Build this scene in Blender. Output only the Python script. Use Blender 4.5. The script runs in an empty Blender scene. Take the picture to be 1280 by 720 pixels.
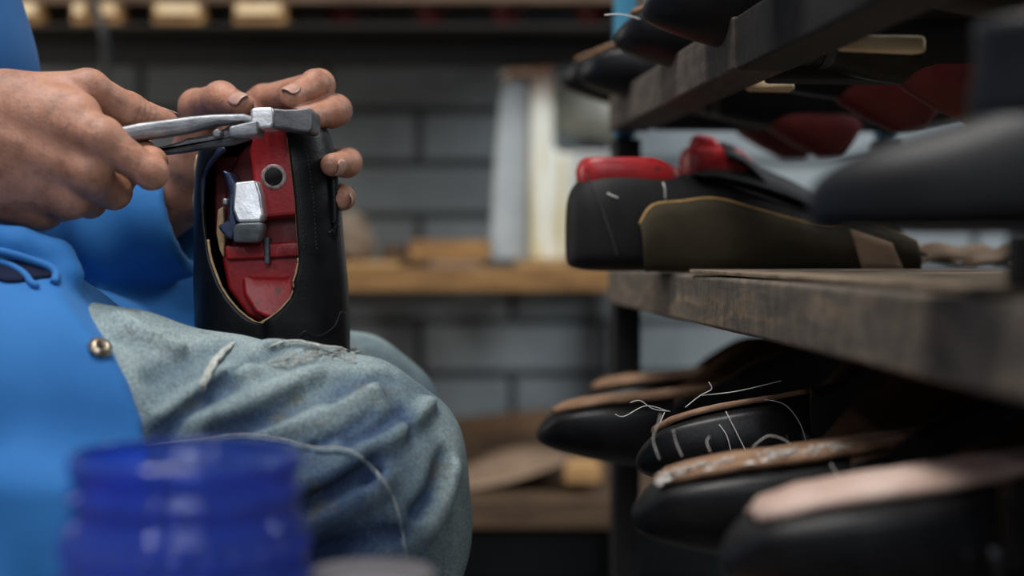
import bpy, bmesh, math, random
import numpy as np
from mathutils import Vector, Matrix

random.seed(7)
rng = np.random.default_rng(5)
C = bpy.context.scene.collection
CZ = 0.62                      # height of the camera above the floor
F = 1849.0                     # focal length in pixels of a 1280 px wide frame
PITCH = math.atan(50 / F)      # camera looks very slightly down
CAM = np.array([0.0, -1.0, CZ])

def ray(x, y):
    xc = (x - 640) / F; yc = (360 - y) / F
    c, s = math.cos(PITCH), math.sin(PITCH)
    v = np.array([xc, c + yc * s, -s + yc * c])
    return v / v[1]

def P(x, y, d):
    """point of the room seen at pixel (x, y), d metres in front of the camera"""
    return CAM + ray(x, y) * d

# ------------------------------------------------------------------ materials
def nodes_of(name):
    m = bpy.data.materials.new(name); m.use_nodes = True
    nt = m.node_tree
    return m, nt, nt.nodes['Principled BSDF']

def ramp(nt, src, stops):
    r = nt.nodes.new('ShaderNodeValToRGB')
    el = r.color_ramp.elements
    while len(el) < len(stops): el.new(0.5)
    for e, (p, c) in zip(el, stops):
        e.position = p; e.color = (*c, 1)
    nt.links.new(src, r.inputs[0])
    return r.outputs[0]

def noise(nt, scale, detail=6, stretch=None, rough=0.6, coord='Object', dist=0.0):
    tc = nt.nodes.new('ShaderNodeTexCoord'); mp = nt.nodes.new('ShaderNodeMapping')
    nt.links.new(tc.outputs[coord], mp.inputs[0])
    if stretch: mp.inputs['Scale'].default_value = stretch
    n = nt.nodes.new('ShaderNodeTexNoise')
    n.inputs['Scale'].default_value = scale; n.inputs['Detail'].default_value = detail
    n.inputs['Roughness'].default_value = rough; n.inputs['Distortion'].default_value = dist
    nt.links.new(mp.outputs[0], n.inputs['Vector'])
    return n.outputs['Fac']

def mixc(nt, fac, a, b, mode='MIX'):
    m = nt.nodes.new('ShaderNodeMix'); m.data_type = 'RGBA'; m.blend_type = mode
    for s, v in ((m.inputs[0], fac), (m.inputs[6], a), (m.inputs[7], b)):
        if isinstance(v, (int, float)): s.default_value = v
        elif isinstance(v, tuple): s.default_value = (*v, 1)
        else: nt.links.new(v, s)
    return m.outputs[2]

def bump(nt, b, h, strength, dist=0.001):
    n = nt.nodes.new('ShaderNodeBump'); n.inputs['Strength'].default_value = strength
    n.inputs['Distance'].default_value = dist
    nt.links.new(h, n.inputs['Height']); nt.links.new(n.outputs[0], b.inputs['Normal'])
    return n

def simple(name, c1, c2=None, rough=0.5, scale=40, stretch=None, metal=0.0, bs=0.3, bd=0.0008,
           lo=0.35, hi=0.65, spec=0.5, bscale=None, detail=6):
    m, nt, b = nodes_of(name)
    b.inputs['Roughness'].default_value = rough; b.inputs['Metallic'].default_value = metal
    b.inputs['Specular IOR Level'].default_value = spec
    f = noise(nt, scale, detail, stretch)
    nt.links.new(ramp(nt, f, [(lo, c1), (hi, c2 or c1)]), b.inputs['Base Color'])
    if bs: bump(nt, b, noise(nt, bscale or scale * 3, 4, stretch), bs, bd)
    return m

M = {}
M['leather'] = simple('black_leather', (.003, .0032, .004), (.008, .0085, .010), .40, 60, bs=.35, bd=.0006, bscale=420, spec=.34)
M['strap_leather'] = simple('grey_black_straps', (.016, .017, .020), (.03, .031, .035), .4, 60, bs=.3)
M['leather_matt'] = simple('black_suede', (.0026, .0027, .003), (.007, .007, .008), .62, 40, bs=.4, bd=.0005, bscale=600, spec=.3)
M['leather_blue'] = simple('navy_lining', (.004, .007, .03), (.008, .014, .06), .6, 50, bs=.2)
M['lining'] = simple('tan_lining', (.055, .026, .011), (.10, .05, .023), .85, 30, bs=.4, spec=.2)
M['lining_dark'] = simple('olive_lining', (.030, .024, .014), (.05, .04, .024), .9, 25, bs=.3, spec=.2)
M['raw_edge'] = simple('raw_leather_edge', (.42, .27, .13), (.62, .45, .27), .9, 120, bs=.4, spec=.2)
M['gold_edge'] = simple('ochre_binding', (.30, .17, .05), (.42, .26, .09), .7, 120, bs=.3, spec=.3)
M['insole'] = simple('brown_insole_board', (.10, .042, .018), (.40, .25, .16), .85, 40, stretch=(.6, 2.2, 1), bs=.6, bscale=160, spec=.2, lo=.3, hi=.7)
M['insole_pink'] = simple('pale_pink_insole', (.42, .27, .21), (.66, .50, .43), .8, 20, bs=.3, spec=.2)
M['stitch'] = simple('dark_grey_thread', (.035, .036, .04), (.06, .06, .065), .8, 60, bs=0)
M['thread'] = simple('white_thread', (.62, .6, .56), (.75, .73, .7), .8, 200, bs=0)
M['fuzz'] = simple('white_glue_fuzz', (.55, .5, .45), (.8, .78, .74), .9, 200, bs=.5, spec=.2)
M['dark_metal'] = simple('dark_painted_steel', (.004, .004, .0045), (.011, .011, .012), .5, 30, bs=.2)
M['blue_paint'] = simple('blue_painted_steel', (.02, .16, .28), (.05, .27, .42), .45, 30, bs=.2)
M['steel'] = simple('worn_steel', (.17, .18, .195), (.36, .37, .385), .42, 60, metal=.45, bs=.35, bscale=260, stretch=(1, 1, 2.5))
M['steel_bright'] = simple('bright_filed_steel', (.62, .63, .65), (.85, .86, .87), .42, 60, metal=.75, bs=.45, bscale=200)
M['steel_dark'] = simple('dark_forged_steel', (.07, .073, .08), (.17, .172, .18), .45, 60, metal=.5, bs=.3, bscale=260)
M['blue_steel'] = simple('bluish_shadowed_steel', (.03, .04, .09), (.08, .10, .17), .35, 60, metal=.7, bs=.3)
M['brass'] = simple('tarnished_brass', (.32, .24, .15), (.6, .52, .42), .3, 300, metal=.9, bs=.2)
M['hole'] = simple('black_bore', (.002, .002, .002), (.004, .004, .004), .9, 30, bs=0)
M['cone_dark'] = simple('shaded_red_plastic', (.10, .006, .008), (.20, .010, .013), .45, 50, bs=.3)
M['cord'] = simple('frayed_cotton_cord', (.34, .36, .34), (.62, .63, .58), .9, 300, bs=.6, bscale=500, spec=.2)
M['soft_wood'] = simple('pale_pine', (.36, .19, .07), (.55, .33, .14), .75, 12, stretch=(1, 8, 8), bs=.3)
M['bright_wood'] = simple('pale_end_grain', (.75, .52, .28), (.9, .74, .48), .8, 40, bs=.4)
M['ochre_wood'] = simple('ochre_planks', (.16, .075, .022), (.36, .19, .062), .7, 9, stretch=(1.5, 10, 10), bs=.3)
M['brown_wood'] = simple('brown_old_planks', (.05, .026, .012), (.13, .075, .04), .75, 9, stretch=(1.5, 10, 10), bs=.3)
M['cardboard'] = simple('brown_cardboard', (.11, .062, .034), (.17, .10, .058), .9, 14, bs=.2, spec=.2)
M['suede_tan'] = simple('tan_suede_offcut', (.21, .14, .095), (.31, .215, .15), .95, 25, bs=.4, spec=.15)
M['red_dull_shaded'] = simple('dull_red_plastic', (.10, .010, .010), (.17, .018, .016), .5, 20, bs=.2)
M['stool'] = simple('stool_pine', (.2, .11, .05), (.33, .2, .1), .7, 10, stretch=(1, 8, 8), bs=.3)
M['hair'] = simple('black_hair', (.006, .005, .004), (.02, .016, .012), .6, 60, stretch=(1, 1, 6), bs=.6)
M['grey_cloth'] = simple('grey_canvas', (.36, .35, .29), (.5, .48, .41), .9, 14, bs=.4, spec=.2)
M['grey_tin'] = simple('pale_tin_lid', (.12, .11, .12), (.19, .175, .18), .5, 20, metal=.2, bs=.2)
M['white_card'] = simple('white_carton', (.5, .5, .48), (.66, .66, .64), .7, 12, bs=.1)
M['leather_roll'] = simple('beige_leather_roll', (.14, .10, .07), (.26, .2, .15), .9, 18, bs=.4, spec=.2)
M['cable'] = simple('black_cable_sheath', (.008, .008, .009), (.015, .015, .016), .5, 40, bs=.1)
M['eye'] = simple('eye_white', (.7, .7, .68), (.75, .74, .72), .2, 40, bs=0)
M['bench'] = simple('bench_planks', (.10, .06, .035), (.2, .13, .08), .75, 10, stretch=(1.5, 9, 9), bs=.3)
M['boot_dark'] = simple('grey_black_boot_leather', (.0035, .0038, .0048), (.009, .0095, .0115), .5, 40, spec=.4, bs=.25, bscale=300)

def m_red():
    m, nt, b = nodes_of('red_last_plastic')
    base = ramp(nt, noise(nt, 45, 8), [(.3, (.21, .008, .012)), (.55, (.40, .016, .02)), (.75, (.46, .03, .03))])
    dirt = ramp(nt, noise(nt, 90, 10, rough=.75), [(.56, (0, 0, 0)), (.66, (1, 1, 1))])
    c = mixc(nt, dirt, base, (.075, .02, .018))
    scr = ramp(nt, noise(nt, 260, 8, stretch=(1, 1, .3), rough=.8), [(.61, (0, 0, 0)), (.70, (1, 1, 1))])
    c = mixc(nt, scr, c, (.52, .22, .2))
    nt.links.new(c, b.inputs['Base Color'])
    b.inputs['Roughness'].default_value = .36
    bump(nt, b, noise(nt, 300, 6), .25, .0008)
    return m
M['red'] = m_red()

def m_skin():
    m, nt, b = nodes_of('workworn_skin')
    base = ramp(nt, noise(nt, 55, 6), [(.3, (.33, .142, .085)), (.5, (.46, .215, .135)), (.72, (.52, .265, .18))])
    dirt = ramp(nt, noise(nt, 75, 9, rough=.75), [(.50, (0, 0, 0)), (.74, (.85, .85, .85))])
    c = mixc(nt, dirt, base, (.15, .075, .055))
    nt.links.new(c, b.inputs['Base Color'])
    b.inputs['Roughness'].default_value = .52
    b.inputs['Subsurface Weight'].default_value = .12
    b.inputs['Subsurface Radius'].default_value = (.006, .0025, .0015)
    b.inputs['Subsurface Scale'].default_value = .5
    v = nt.nodes.new('ShaderNodeTexVoronoi'); v.inputs['Scale'].default_value = 420
    tc = nt.nodes.new('ShaderNodeTexCoord'); nt.links.new(tc.outputs['Object'], v.inputs['Vector'])
    mm = nt.nodes.new('ShaderNodeMath'); mm.operation = 'MULTIPLY_ADD'
    nt.links.new(v.outputs['Distance'], mm.inputs[0]); mm.inputs[1].default_value = .35
    nt.links.new(noise(nt, 130, 8, stretch=(1, 1, 1.6), rough=.7), mm.inputs[2])
    bump(nt, b, mm.outputs[0], .42, .0012)
    return m
M['skin'] = m_skin()
M['nail'] = simple('fingernail', (.46, .25, .19), (.56, .34, .27), .3, 120, bs=.1)
M['nail_rim'] = simple('dirty_nail_rim', (.02, .016, .014), (.05, .04, .035), .6, 120, bs=0)

def m_denim():
    m, nt, b = nodes_of('washed_denim')
    tc = nt.nodes.new('ShaderNodeTexCoord')
    sep = nt.nodes.new('ShaderNodeSeparateXYZ'); nt.links.new(tc.outputs['Object'], sep.inputs[0])
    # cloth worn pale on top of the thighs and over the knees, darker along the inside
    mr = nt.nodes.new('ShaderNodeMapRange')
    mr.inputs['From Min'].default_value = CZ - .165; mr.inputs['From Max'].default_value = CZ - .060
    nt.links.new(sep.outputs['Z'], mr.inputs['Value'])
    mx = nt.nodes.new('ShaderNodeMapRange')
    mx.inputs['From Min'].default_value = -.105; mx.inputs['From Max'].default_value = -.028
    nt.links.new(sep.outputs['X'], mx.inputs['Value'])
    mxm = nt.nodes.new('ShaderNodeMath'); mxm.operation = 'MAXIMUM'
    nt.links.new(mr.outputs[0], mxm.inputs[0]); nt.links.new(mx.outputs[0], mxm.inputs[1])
    ad = nt.nodes.new('ShaderNodeMath'); ad.operation = 'ADD'
    nz = nt.nodes.new('ShaderNodeMath'); nz.operation = 'MULTIPLY_ADD'
    nt.links.new(noise(nt, 16, 8, rough=.65), nz.inputs[0]); nz.inputs[1].default_value = 1.1; nz.inputs[2].default_value = -.55
    nt.links.new(mxm.outputs[0], ad.inputs[0]); nt.links.new(nz.outputs[0], ad.inputs[1])
    at = nt.nodes.new('ShaderNodeAttribute'); at.attribute_name = 'fold_shade_wear'
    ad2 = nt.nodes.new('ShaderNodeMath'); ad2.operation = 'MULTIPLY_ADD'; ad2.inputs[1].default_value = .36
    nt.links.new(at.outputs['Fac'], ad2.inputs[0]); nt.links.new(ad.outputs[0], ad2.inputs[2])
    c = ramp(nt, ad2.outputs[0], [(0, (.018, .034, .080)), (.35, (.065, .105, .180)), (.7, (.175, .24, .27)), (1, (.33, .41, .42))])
    stain = ramp(nt, noise(nt, 24, 8, rough=.7), [(.57, (0, 0, 0)), (.70, (.85, .85, .85))])
    c = mixc(nt, stain, c, (.13, .125, .085))
    w = nt.nodes.new('ShaderNodeTexWave'); w.inputs['Scale'].default_value = 260; w.inputs['Distortion'].default_value = 3
    w.bands_direction = 'DIAGONAL'; w.inputs['Detail'].default_value = 3
    nt.links.new(tc.outputs['Object'], w.inputs['Vector'])
    c = mixc(nt, .28, c, w.outputs['Color'], 'OVERLAY')
    fl = ramp(nt, noise(nt, 720, 3), [(.36, (.48, .48, .48)), (.66, (1.4, 1.4, 1.4))])
    c = mixc(nt, .75, c, fl, 'MULTIPLY')
    nt.links.new(c, b.inputs['Base Color'])
    b.inputs['Roughness'].default_value = .9; b.inputs['Specular IOR Level'].default_value = .15
    bump(nt, b, fl, .5, .0012)
    return m
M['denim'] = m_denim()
M['denim_seam'] = simple('pale_denim_seam', (.12, .18, .235), (.22, .30, .345), .9, 160, bs=.5, spec=.15)

def m_coat():
    m, nt, b = nodes_of('blue_work_cotton')
    c = ramp(nt, noise(nt, 9, 6), [(.3, (.017, .135, .40)), (.7, (.030, .185, .49))])
    nt.links.new(c, b.inputs['Base Color'])
    b.inputs['Roughness'].default_value = .75; b.inputs['Specular IOR Level'].default_value = .25
    b.inputs['Sheen Weight'].default_value = .06
    bump(nt, b, noise(nt, 900, 2), .18, .0005)
    return m
M['coat'] = m_coat()
M['coat_dark'] = simple('navy_fold_shade', (.003, .006, .022), (.006, .012, .04), .9, 40, bs=.2, spec=.2)

def m_shelfwood(name, c1, c2, c3):
    m, nt, b = nodes_of(name)
    a = ramp(nt, noise(nt, 14, 8, stretch=(6, 1, 6), rough=.7, dist=.6), [(.3, c1), (.52, c2), (.75, c3)])
    g = ramp(nt, noise(nt, 70, 8, stretch=(4, 1.2, .6), rough=.75), [(.35, (.35, .35, .35)), (.65, (1.2, 1.2, 1.2))])
    nt.links.new(mixc(nt, .8, a, g, 'MULTIPLY'), b.inputs['Base Color'])
    b.inputs['Roughness'].default_value = .72
    bump(nt, b, noise(nt, 90, 8, stretch=(3, 1, 1)), .5, .0015)
    return m
M['rack_wood'] = m_shelfwood('grimy_rack_wood', (.042, .033, .027), (.095, .074, .06), (.17, .135, .11))
M['rack_wood_pale'] = m_shelfwood('scuffed_rack_plank', (.075, .064, .053), (.165, .135, .105), (.36, .24, .14))
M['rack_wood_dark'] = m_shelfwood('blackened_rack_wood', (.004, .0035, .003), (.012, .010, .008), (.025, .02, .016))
M['sheet_edge'] = simple('hardboard_sheet', (.15, .105, .07), (.30, .23, .16), .8, 40, bs=.4, spec=.2)

def m_wall():
    m, nt, b = nodes_of('grey_painted_block_wall')
    tc = nt.nodes.new('ShaderNodeTexCoord'); mp = nt.nodes.new('ShaderNodeMapping')
    nt.links.new(tc.outputs['Object'], mp.inputs[0])
    mp.inputs['Rotation'].default_value = (math.radians(-90), 0, 0)
    br = nt.nodes.new('ShaderNodeTexBrick')
    nt.links.new(mp.outputs[0], br.inputs['Vector'])
    br.inputs['Scale'].default_value = 1
    br.inputs['Brick Width'].default_value = .34; br.inputs['Row Height'].default_value = .097
    br.inputs['Mortar Size'].default_value = .0085; br.inputs['Mortar Smooth'].default_value = .25
    br.inputs['Color1'].default_value = (.23, .26, .275, 1); br.inputs['Color2'].default_value = (.30, .335, .35, 1)
    br.inputs['Mortar'].default_value = (.05, .055, .06, 1)
    g = ramp(nt, noise(nt, 4.5, 8, rough=.65), [(.3, (.65, .65, .66)), (.7, (1.15, 1.15, 1.13))])
    nt.links.new(mixc(nt, .9, br.outputs['Color'], g, 'MULTIPLY'), b.inputs['Base Color'])
    b.inputs['Roughness'].default_value = .8
    inv = nt.nodes.new('ShaderNodeMath'); inv.operation = 'SUBTRACT'; inv.inputs[0].default_value = 1
    nt.links.new(br.outputs['Fac'], inv.inputs[1])
    bump(nt, b, inv.outputs[0], .8, .012)
    return m
M['wall'] = m_wall()
M['floor'] = simple('worn_concrete_floor', (.05, .048, .045), (.11, .105, .10), .8, 3, bs=.3, bscale=40)
M['ceiling'] = simple('grey_ceiling', (.16, .16, .16), (.22, .22, .22), .9, 3, bs=.1)

def m_enamel():
    m, nt, b = nodes_of('white_enamel_with_yellow_runs')
    base = ramp(nt, noise(nt, 6, 6), [(.3, (.66, .66, .58)), (.7, (.82, .82, .75))])
    drip = ramp(nt, noise(nt, 42, 5, stretch=(1, 1, .10), rough=.6), [(.49, (0, 0, 0)), (.66, (1, 1, 1))])
    c = mixc(nt, drip, base, (.50, .40, .12))
    tc = nt.nodes.new('ShaderNodeTexCoord'); sp = nt.nodes.new('ShaderNodeSeparateXYZ')
    nt.links.new(tc.outputs['Object'], sp.inputs[0])
    mr = nt.nodes.new('ShaderNodeMapRange')
    mr.inputs['From Min'].default_value = CZ + .225; mr.inputs['From Max'].default_value = CZ + .262
    nt.links.new(sp.outputs['Z'], mr.inputs['Value'])
    mu = nt.nodes.new('ShaderNodeMath'); mu.operation = 'MULTIPLY'
    nt.links.new(mr.outputs[0], mu.inputs[0])
    nt.links.new(ramp(nt, noise(nt, 22, 6), [(.35, (.5, .5, .5)), (.55, (1, 1, 1))]), mu.inputs[1])
    c = mixc(nt, mu.outputs[0], c, (.22, .075, .02))
    nt.links.new(c, b.inputs['Base Color']); b.inputs['Roughness'].default_value = .4
    return m
M['enamel'] = m_enamel()

def m_jar():
    m, nt, b = nodes_of('clear_blue_plastic')
    b.inputs['Base Color'].default_value = (.035, .11, .72, 1)
    b.inputs['Transmission Weight'].default_value = .8
    b.inputs['Roughness'].default_value = .09; b.inputs['IOR'].default_value = 1.42
    f = noise(nt, 20, 3)
    nt.links.new(ramp(nt, f, [(.3, (.10, .20, .80)), (.7, (.16, .28, .92))]), b.inputs['Base Color'])
    return m
M['jar'] = m_jar()

# ------------------------------------------------------------------ object helpers
def link(o, parent=None):
    C.objects.link(o)
    if parent is not None: o.parent = parent
    return o

def tag(o, label=None, cat=None, group=None, kind=None):
    if label: o['label'] = label
    if cat: o['category'] = cat
    if group: o['group'] = group
    if kind: o['kind'] = kind
    return o

def thing(name, label, cat, loc=(0, 0, 0), rot=(0, 0, 0), group=None):
    o = bpy.data.objects.new(name, None); C.objects.link(o)
    o.empty_display_size = .05
    o.location = tuple(float(c) for c in loc); o.rotation_euler = rot
    return tag(o, label, cat, group)

def mesh_obj(name, V, faces, mats, parent=None, smooth=True, world=False):
    me = bpy.data.meshes.new(name)
    me.from_pydata([tuple(map(float, v)) for v in V], [], [tuple(map(int, f)) for f in faces])
    if not isinstance(mats, (list, tuple)): mats = [mats]
    for mm in mats: me.materials.append(mm)
    me.validate(); me.update()
    me.polygons.foreach_set('use_smooth', [smooth] * len(me.polygons))
    o = bpy.data.objects.new(name, me)
    link(o, parent)
    if world and parent is not None:            # coordinates given in the room's frame
        mat = parent.matrix_basis.copy()
        p = parent.parent
        while p is not None:
            mat = p.matrix_basis @ mat; p = p.parent
        o.matrix_basis = mat.inverted()
    return o

def bm_obj(name, bm, mats, parent=None, smooth=False, bevel=0, world=False, segs=2):
    bmesh.ops.recalc_face_normals(bm, faces=bm.faces)
    V = [v.co[:] for v in bm.verts]; bm.verts.index_update()
    Fc = [[v.index for v in f.verts] for f in bm.faces]
    bm.free()
    o = mesh_obj(name, V, Fc, mats, parent, smooth, world)
    if bevel:
        md = o.modifiers.new('bevel', 'BEVEL'); md.width = bevel; md.segments = segs; md.limit_method = 'ANGLE'
        md.angle_limit = math.radians(28)
        if not smooth:
            o.data.polygons.foreach_set('use_smooth', [True] * len(o.data.polygons))
            w = o.modifiers.new('wn', 'WEIGHTED_NORMAL')
    return o

def add_box(bm, lo, hi, jit=0):
    vs = []
    for x in (lo[0], hi[0]):
        for y in (lo[1], hi[1]):
            for z in (lo[2], hi[2]):
                vs.append(bm.verts.new((x + random.uniform(-jit, jit), y + random.uniform(-jit, jit), z + random.uniform(-jit, jit))))
    for f in ((0, 1, 3, 2), (4, 6, 7, 5), (0, 4, 5, 1), (2, 3, 7, 6), (0, 2, 6, 4), (1, 5, 7, 3)):
        bm.faces.new([vs[i] for i in f])

def box(name, lo, hi, m, parent=None, bevel=.002, jit=0, world=False):
    bm = bmesh.new(); add_box(bm, lo, hi, jit)
    return bm_obj(name, bm, m, parent, bevel=bevel, world=world)

def add_frustum(bm, front, back):
    a = [bm.verts.new(tuple(p)) for p in front]; b = [bm.verts.new(tuple(p)) for p in back]
    n = len(a)
    bm.faces.new(a); bm.faces.new(b[::-1])
    for i in range(n):
        j = (i + 1) % n
        bm.faces.new((a[j], a[i], b[i], b[j]))

def slab(px, d0, d1, grow=0.0, dd=None):
    """outline in pixels seen at depth d0 -> solid from d0 to d1 (a plate cut to that outline)"""
    f = [P(x, y, d0 + (dd[i] if dd else 0)) for i, (x, y) in enumerate(px)]
    c = sum(f) / len(f)
    b = []
    for i, p in enumerate(f):
        q = c + (p - c) * (1 + grow); q = q.copy(); q[1] += d1 - d0
        b.append(q)
    return f, b

def loft(name, rings, m, parent=None, cap=True, closed=True, smooth=True, world=False, merge=0):
    n = len(rings[0]); V = [p for r in rings for p in r]; Fc = []
    for i in range(len(rings) - 1):
        for j in range(n if closed else n - 1):
            k = (j + 1) % n
            Fc.append((i * n + j, i * n + k, (i + 1) * n + k, (i + 1) * n + j))
    if cap and closed:
        Fc.append(tuple(range(n))[::-1]); Fc.append(tuple(range((len(rings) - 1) * n, len(rings) * n)))
    o = mesh_obj(name, V, Fc, m, parent, smooth, world)
    return o

def smooth_path(pts, n=8):
    pts = [np.array(p, float) for p in pts]
    if len(pts) < 3: return pts
    out = []
    for i in range(len(pts) - 1):
        p0 = pts[max(i - 1, 0)]; p1 = pts[i]; p2 = pts[i + 1]; p3 = pts[min(i + 2, len(pts) - 1)]
        for t in np.linspace(0, 1, n, endpoint=False):
            out.append(.5 * ((2 * p1) + (-p0 + p2) * t + (2 * p0 - 5 * p1 + 4 * p2 - p3) * t * t + (-p0 + 3 * p1 - 3 * p2 + p3) * t ** 3))
    out.append(pts[-1])
    return out

def tube_geo(pts, rad, seg=8):
    pts = [np.array(p, float) for p in pts]; n = len(pts)
    V = []; Fc = []
    up = np.array([0, 0, 1.0])
    for i, p in enumerate(pts):
        t = pts[min(i + 1, n - 1)] - pts[max(i - 1, 0)]; t = t / (np.linalg.norm(t) + 1e-9)
        s = np.cross(t, up)
        if np.linalg.norm(s) < .05: s = np.cross(t, np.array([1.0, 0, 0]))
        s /= np.linalg.norm(s); u = np.cross(s, t)
        r = rad(i / (n - 1)) if callable(rad) else rad
        for k in range(seg):
            a = 2 * math.pi * k / seg
            V.append(p + r * (math.cos(a) * s + math.sin(a) * u))
    for i in range(n - 1):
        for k in range(seg):
            Fc.append((i * seg + k, i * seg + (k + 1) % seg, (i + 1) * seg + (k + 1) % seg, (i + 1) * seg + k))
    Fc.append(tuple(range(seg))[::-1]); Fc.append(tuple(range((n - 1) * seg, n * seg)))
    return V, Fc

def tube(name, pts, rad, m, parent=None, seg=8, world=False, n=8):
    V, Fc = tube_geo(smooth_path(pts, n), rad, seg)
    return mesh_obj(name, V, Fc, m, parent, True, world)

def lathe(name, prof, m, parent=None, seg=40, axis='Z', loc=(0, 0, 0)):
    V = []; Fc = []
    for r, z in prof:
        for k in range(seg):
            a = 2 * math.pi * k / seg
            V.append((loc[0] + r * math.cos(a), loc[1] + r * math.sin(a), loc[2] + z))
    n = len(prof)
    for i in range(n - 1):
        for k in range(seg):
            Fc.append((i * seg + k, i * seg + (k + 1) % seg, (i + 1) * seg + (k + 1) % seg, (i + 1) * seg + k))
    Fc.append(tuple(range(seg))[::-1]); Fc.append(tuple(range((n - 1) * seg, n * seg)))
    return mesh_obj(name, V, Fc, m, parent, True)

def sheet(name, grid, mats, parent=None, thick=.002, world=False, rim=None):
    """grid[i][j] of points -> sheet of cloth, leather or card with a thickness"""
    n = len(grid[0]); V = [p for r in grid for p in r]; Fc = []
    for i in range(len(grid) - 1):
        for j in range(n - 1):
            Fc.append((i * n + j, i * n + j + 1, (i + 1) * n + j + 1, (i + 1) * n + j))
    o = mesh_obj(name, V, Fc, mats, parent, True, world)
    md = o.modifiers.new('solid', 'SOLIDIFY'); md.thickness = thick; md.offset = 0
    if rim is not None: md.material_offset_rim = rim
    return o

def dup(root, label, group=None):
    r = root.copy(); C.objects.link(r); r['label'] = label
    if group: r['group'] = group
    for ch in list(root.children):
        c = ch.copy(); C.objects.link(c); c.parent = r
        for g in ch.children:
            e = g.copy(); C.objects.link(e); e.parent = c
    return r

# ------------------------------------------------------------------ signed distance modelling
def cap(p, a, b, r1, r2):
    a = np.asarray(a, float); b = np.asarray(b, float); ba = b - a
    h = np.clip(((p - a) @ ba) / (ba @ ba), 0, 1)
    return np.linalg.norm(p - a - h[:, None] * ba, axis=1) - (r1 + (r2 - r1) * h)

def ell(p, c, r):
    q = (p - np.asarray(c)) / np.asarray(r)
    k = np.linalg.norm(q, axis=1)
    return (k - 1) * min(r)

def sbox(p, lo, hi, r=0.0):
    c = (np.asarray(lo) + np.asarray(hi)) / 2; h = (np.asarray(hi) - np.asarray(lo)) / 2 - r
    q = np.abs(p - c) - h
    return np.linalg.norm(np.maximum(q, 0), axis=1) + np.minimum(q.max(axis=1), 0) - r

def smin(a, b, k):
    h = np.maximum(k - np.abs(a - b), 0) / k
    return np.minimum(a, b) - h * h * k * .25

def smax(a, b, k): return -smin(-a, -b, k)

def chain(p, pts, rs, k=.004):
    d = None
    for i in range(len(pts) - 1):
        c = cap(p, pts[i], pts[i + 1], rs[i], rs[i + 1])
        d = c if d is None else smin(d, c, k)
    return d

def poly_dist(p, pts):
    d = None
    for i in range(len(pts) - 1):
        c = cap(p, pts[i], pts[i + 1], 0, 0)
        d = c if d is None else np.minimum(d, c)
    return d

def sdf_mesh(f, lo, hi, h, B=4):
    lo = np.asarray(lo, float); hi = np.asarray(hi, float)
    nb = np.ceil((hi - lo) / (h * B)).astype(int); n = nb * B + 1
    bi = np.stack(np.meshgrid(*[np.arange(k) for k in nb], indexing='ij'), -1).reshape(-1, 3)
    ctr = lo + (bi + .5) * h * B
    dc = f(ctr)
    act = (np.abs(dc) < h * B * 1.45).reshape(nb)
    dcr = dc.reshape(nb)
    G = np.where(dcr > 0, 1.0, -1.0).astype(np.float32)
    idx = [np.minimum(np.arange(n[a]) // B, nb[a] - 1) for a in range(3)]
    Fv = G[np.ix_(*idx)].copy(); mask = act[np.ix_(*idx)]
    pi = np.argwhere(mask)
    for s in range(0, len(pi), 400000):
        q = pi[s:s + 400000]
        Fv[q[:, 0], q[:, 1], q[:, 2]] = f(lo + q * h)
    S = Fv < 0
    cnt = np.zeros(n - 1, np.int8)
    for i in (0, 1):
        for j in (0, 1):
            for k in (0, 1):
                cnt += S[i:n[0] - 1 + i, j:n[1] - 1 + j, k:n[2] - 1 + k]
    cells = np.argwhere((cnt > 0) & (cnt < 8))
    vid = -np.ones(n - 1, np.int64); vid[cells[:, 0], cells[:, 1], cells[:, 2]] = np.arange(len(cells))
    cor = np.array([(i, j, k) for i in (0, 1) for j in (0, 1) for k in (0, 1)])
    val = np.stack([Fv[cells[:, 0] + c[0], cells[:, 1] + c[1], cells[:, 2] + c[2]] for c in cor], 1)
    acc = np.zeros((len(cells), 3)); num = np.zeros(len(cells))
    for a in range(8):
        for b in range(a + 1, 8):
            if np.abs(cor[a] - cor[b]).sum() != 1: continue
            x = (val[:, a] < 0) != (val[:, b] < 0)
            den = val[:, a] - val[:, b]; t = np.where(x, val[:, a] / np.where(den == 0, 1, den), 0)
            acc += np.where(x[:, None], cor[a] + t[:, None] * (cor[b] - cor[a]), 0); num += x
    V = lo + (cells + acc / num[:, None]) * h
    Fc = []
    for ax in range(3):
        sl0 = [slice(None)] * 3; sl1 = [slice(None)] * 3
        sl0[ax] = slice(0, -1); sl1[ax] = slice(1, None)
        A = S[tuple(sl0)]; Bm = S[tuple(sl1)]
        e = np.argwhere(A != Bm)
        u, v = (ax + 1) % 3, (ax + 2) % 3
        ok = (e[:, u] > 0) & (e[:, v] > 0) & (e[:, u] < n[u] - 1) & (e[:, v] < n[v] - 1)
        e = e[ok]
        if len(e) == 0: continue
        ids = []
        for du, dv in ((-1, -1), (0, -1), (0, 0), (-1, 0)):
            c = e.copy(); c[:, u] += du; c[:, v] += dv
            ids.append(vid[c[:, 0], c[:, 1], c[:, 2]])
        q = np.stack(ids, 1)
        flip = ~A[e[:, 0], e[:, 1], e[:, 2]]
        q[flip] = q[flip][:, ::-1]
        Fc.append(q[(q >= 0).all(1)])
    return V, np.concatenate(Fc)

def hit(f, x, y, d0=.6, d1=1.5):
    r = ray(x, y); d = d0
    for _ in range(90):
        p = CAM + r * d; v = float(f(p[None])[0])
        if v < .0004 or d > d1: break
        d += max(v * .7, .0004)
    return CAM + r * d

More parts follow.
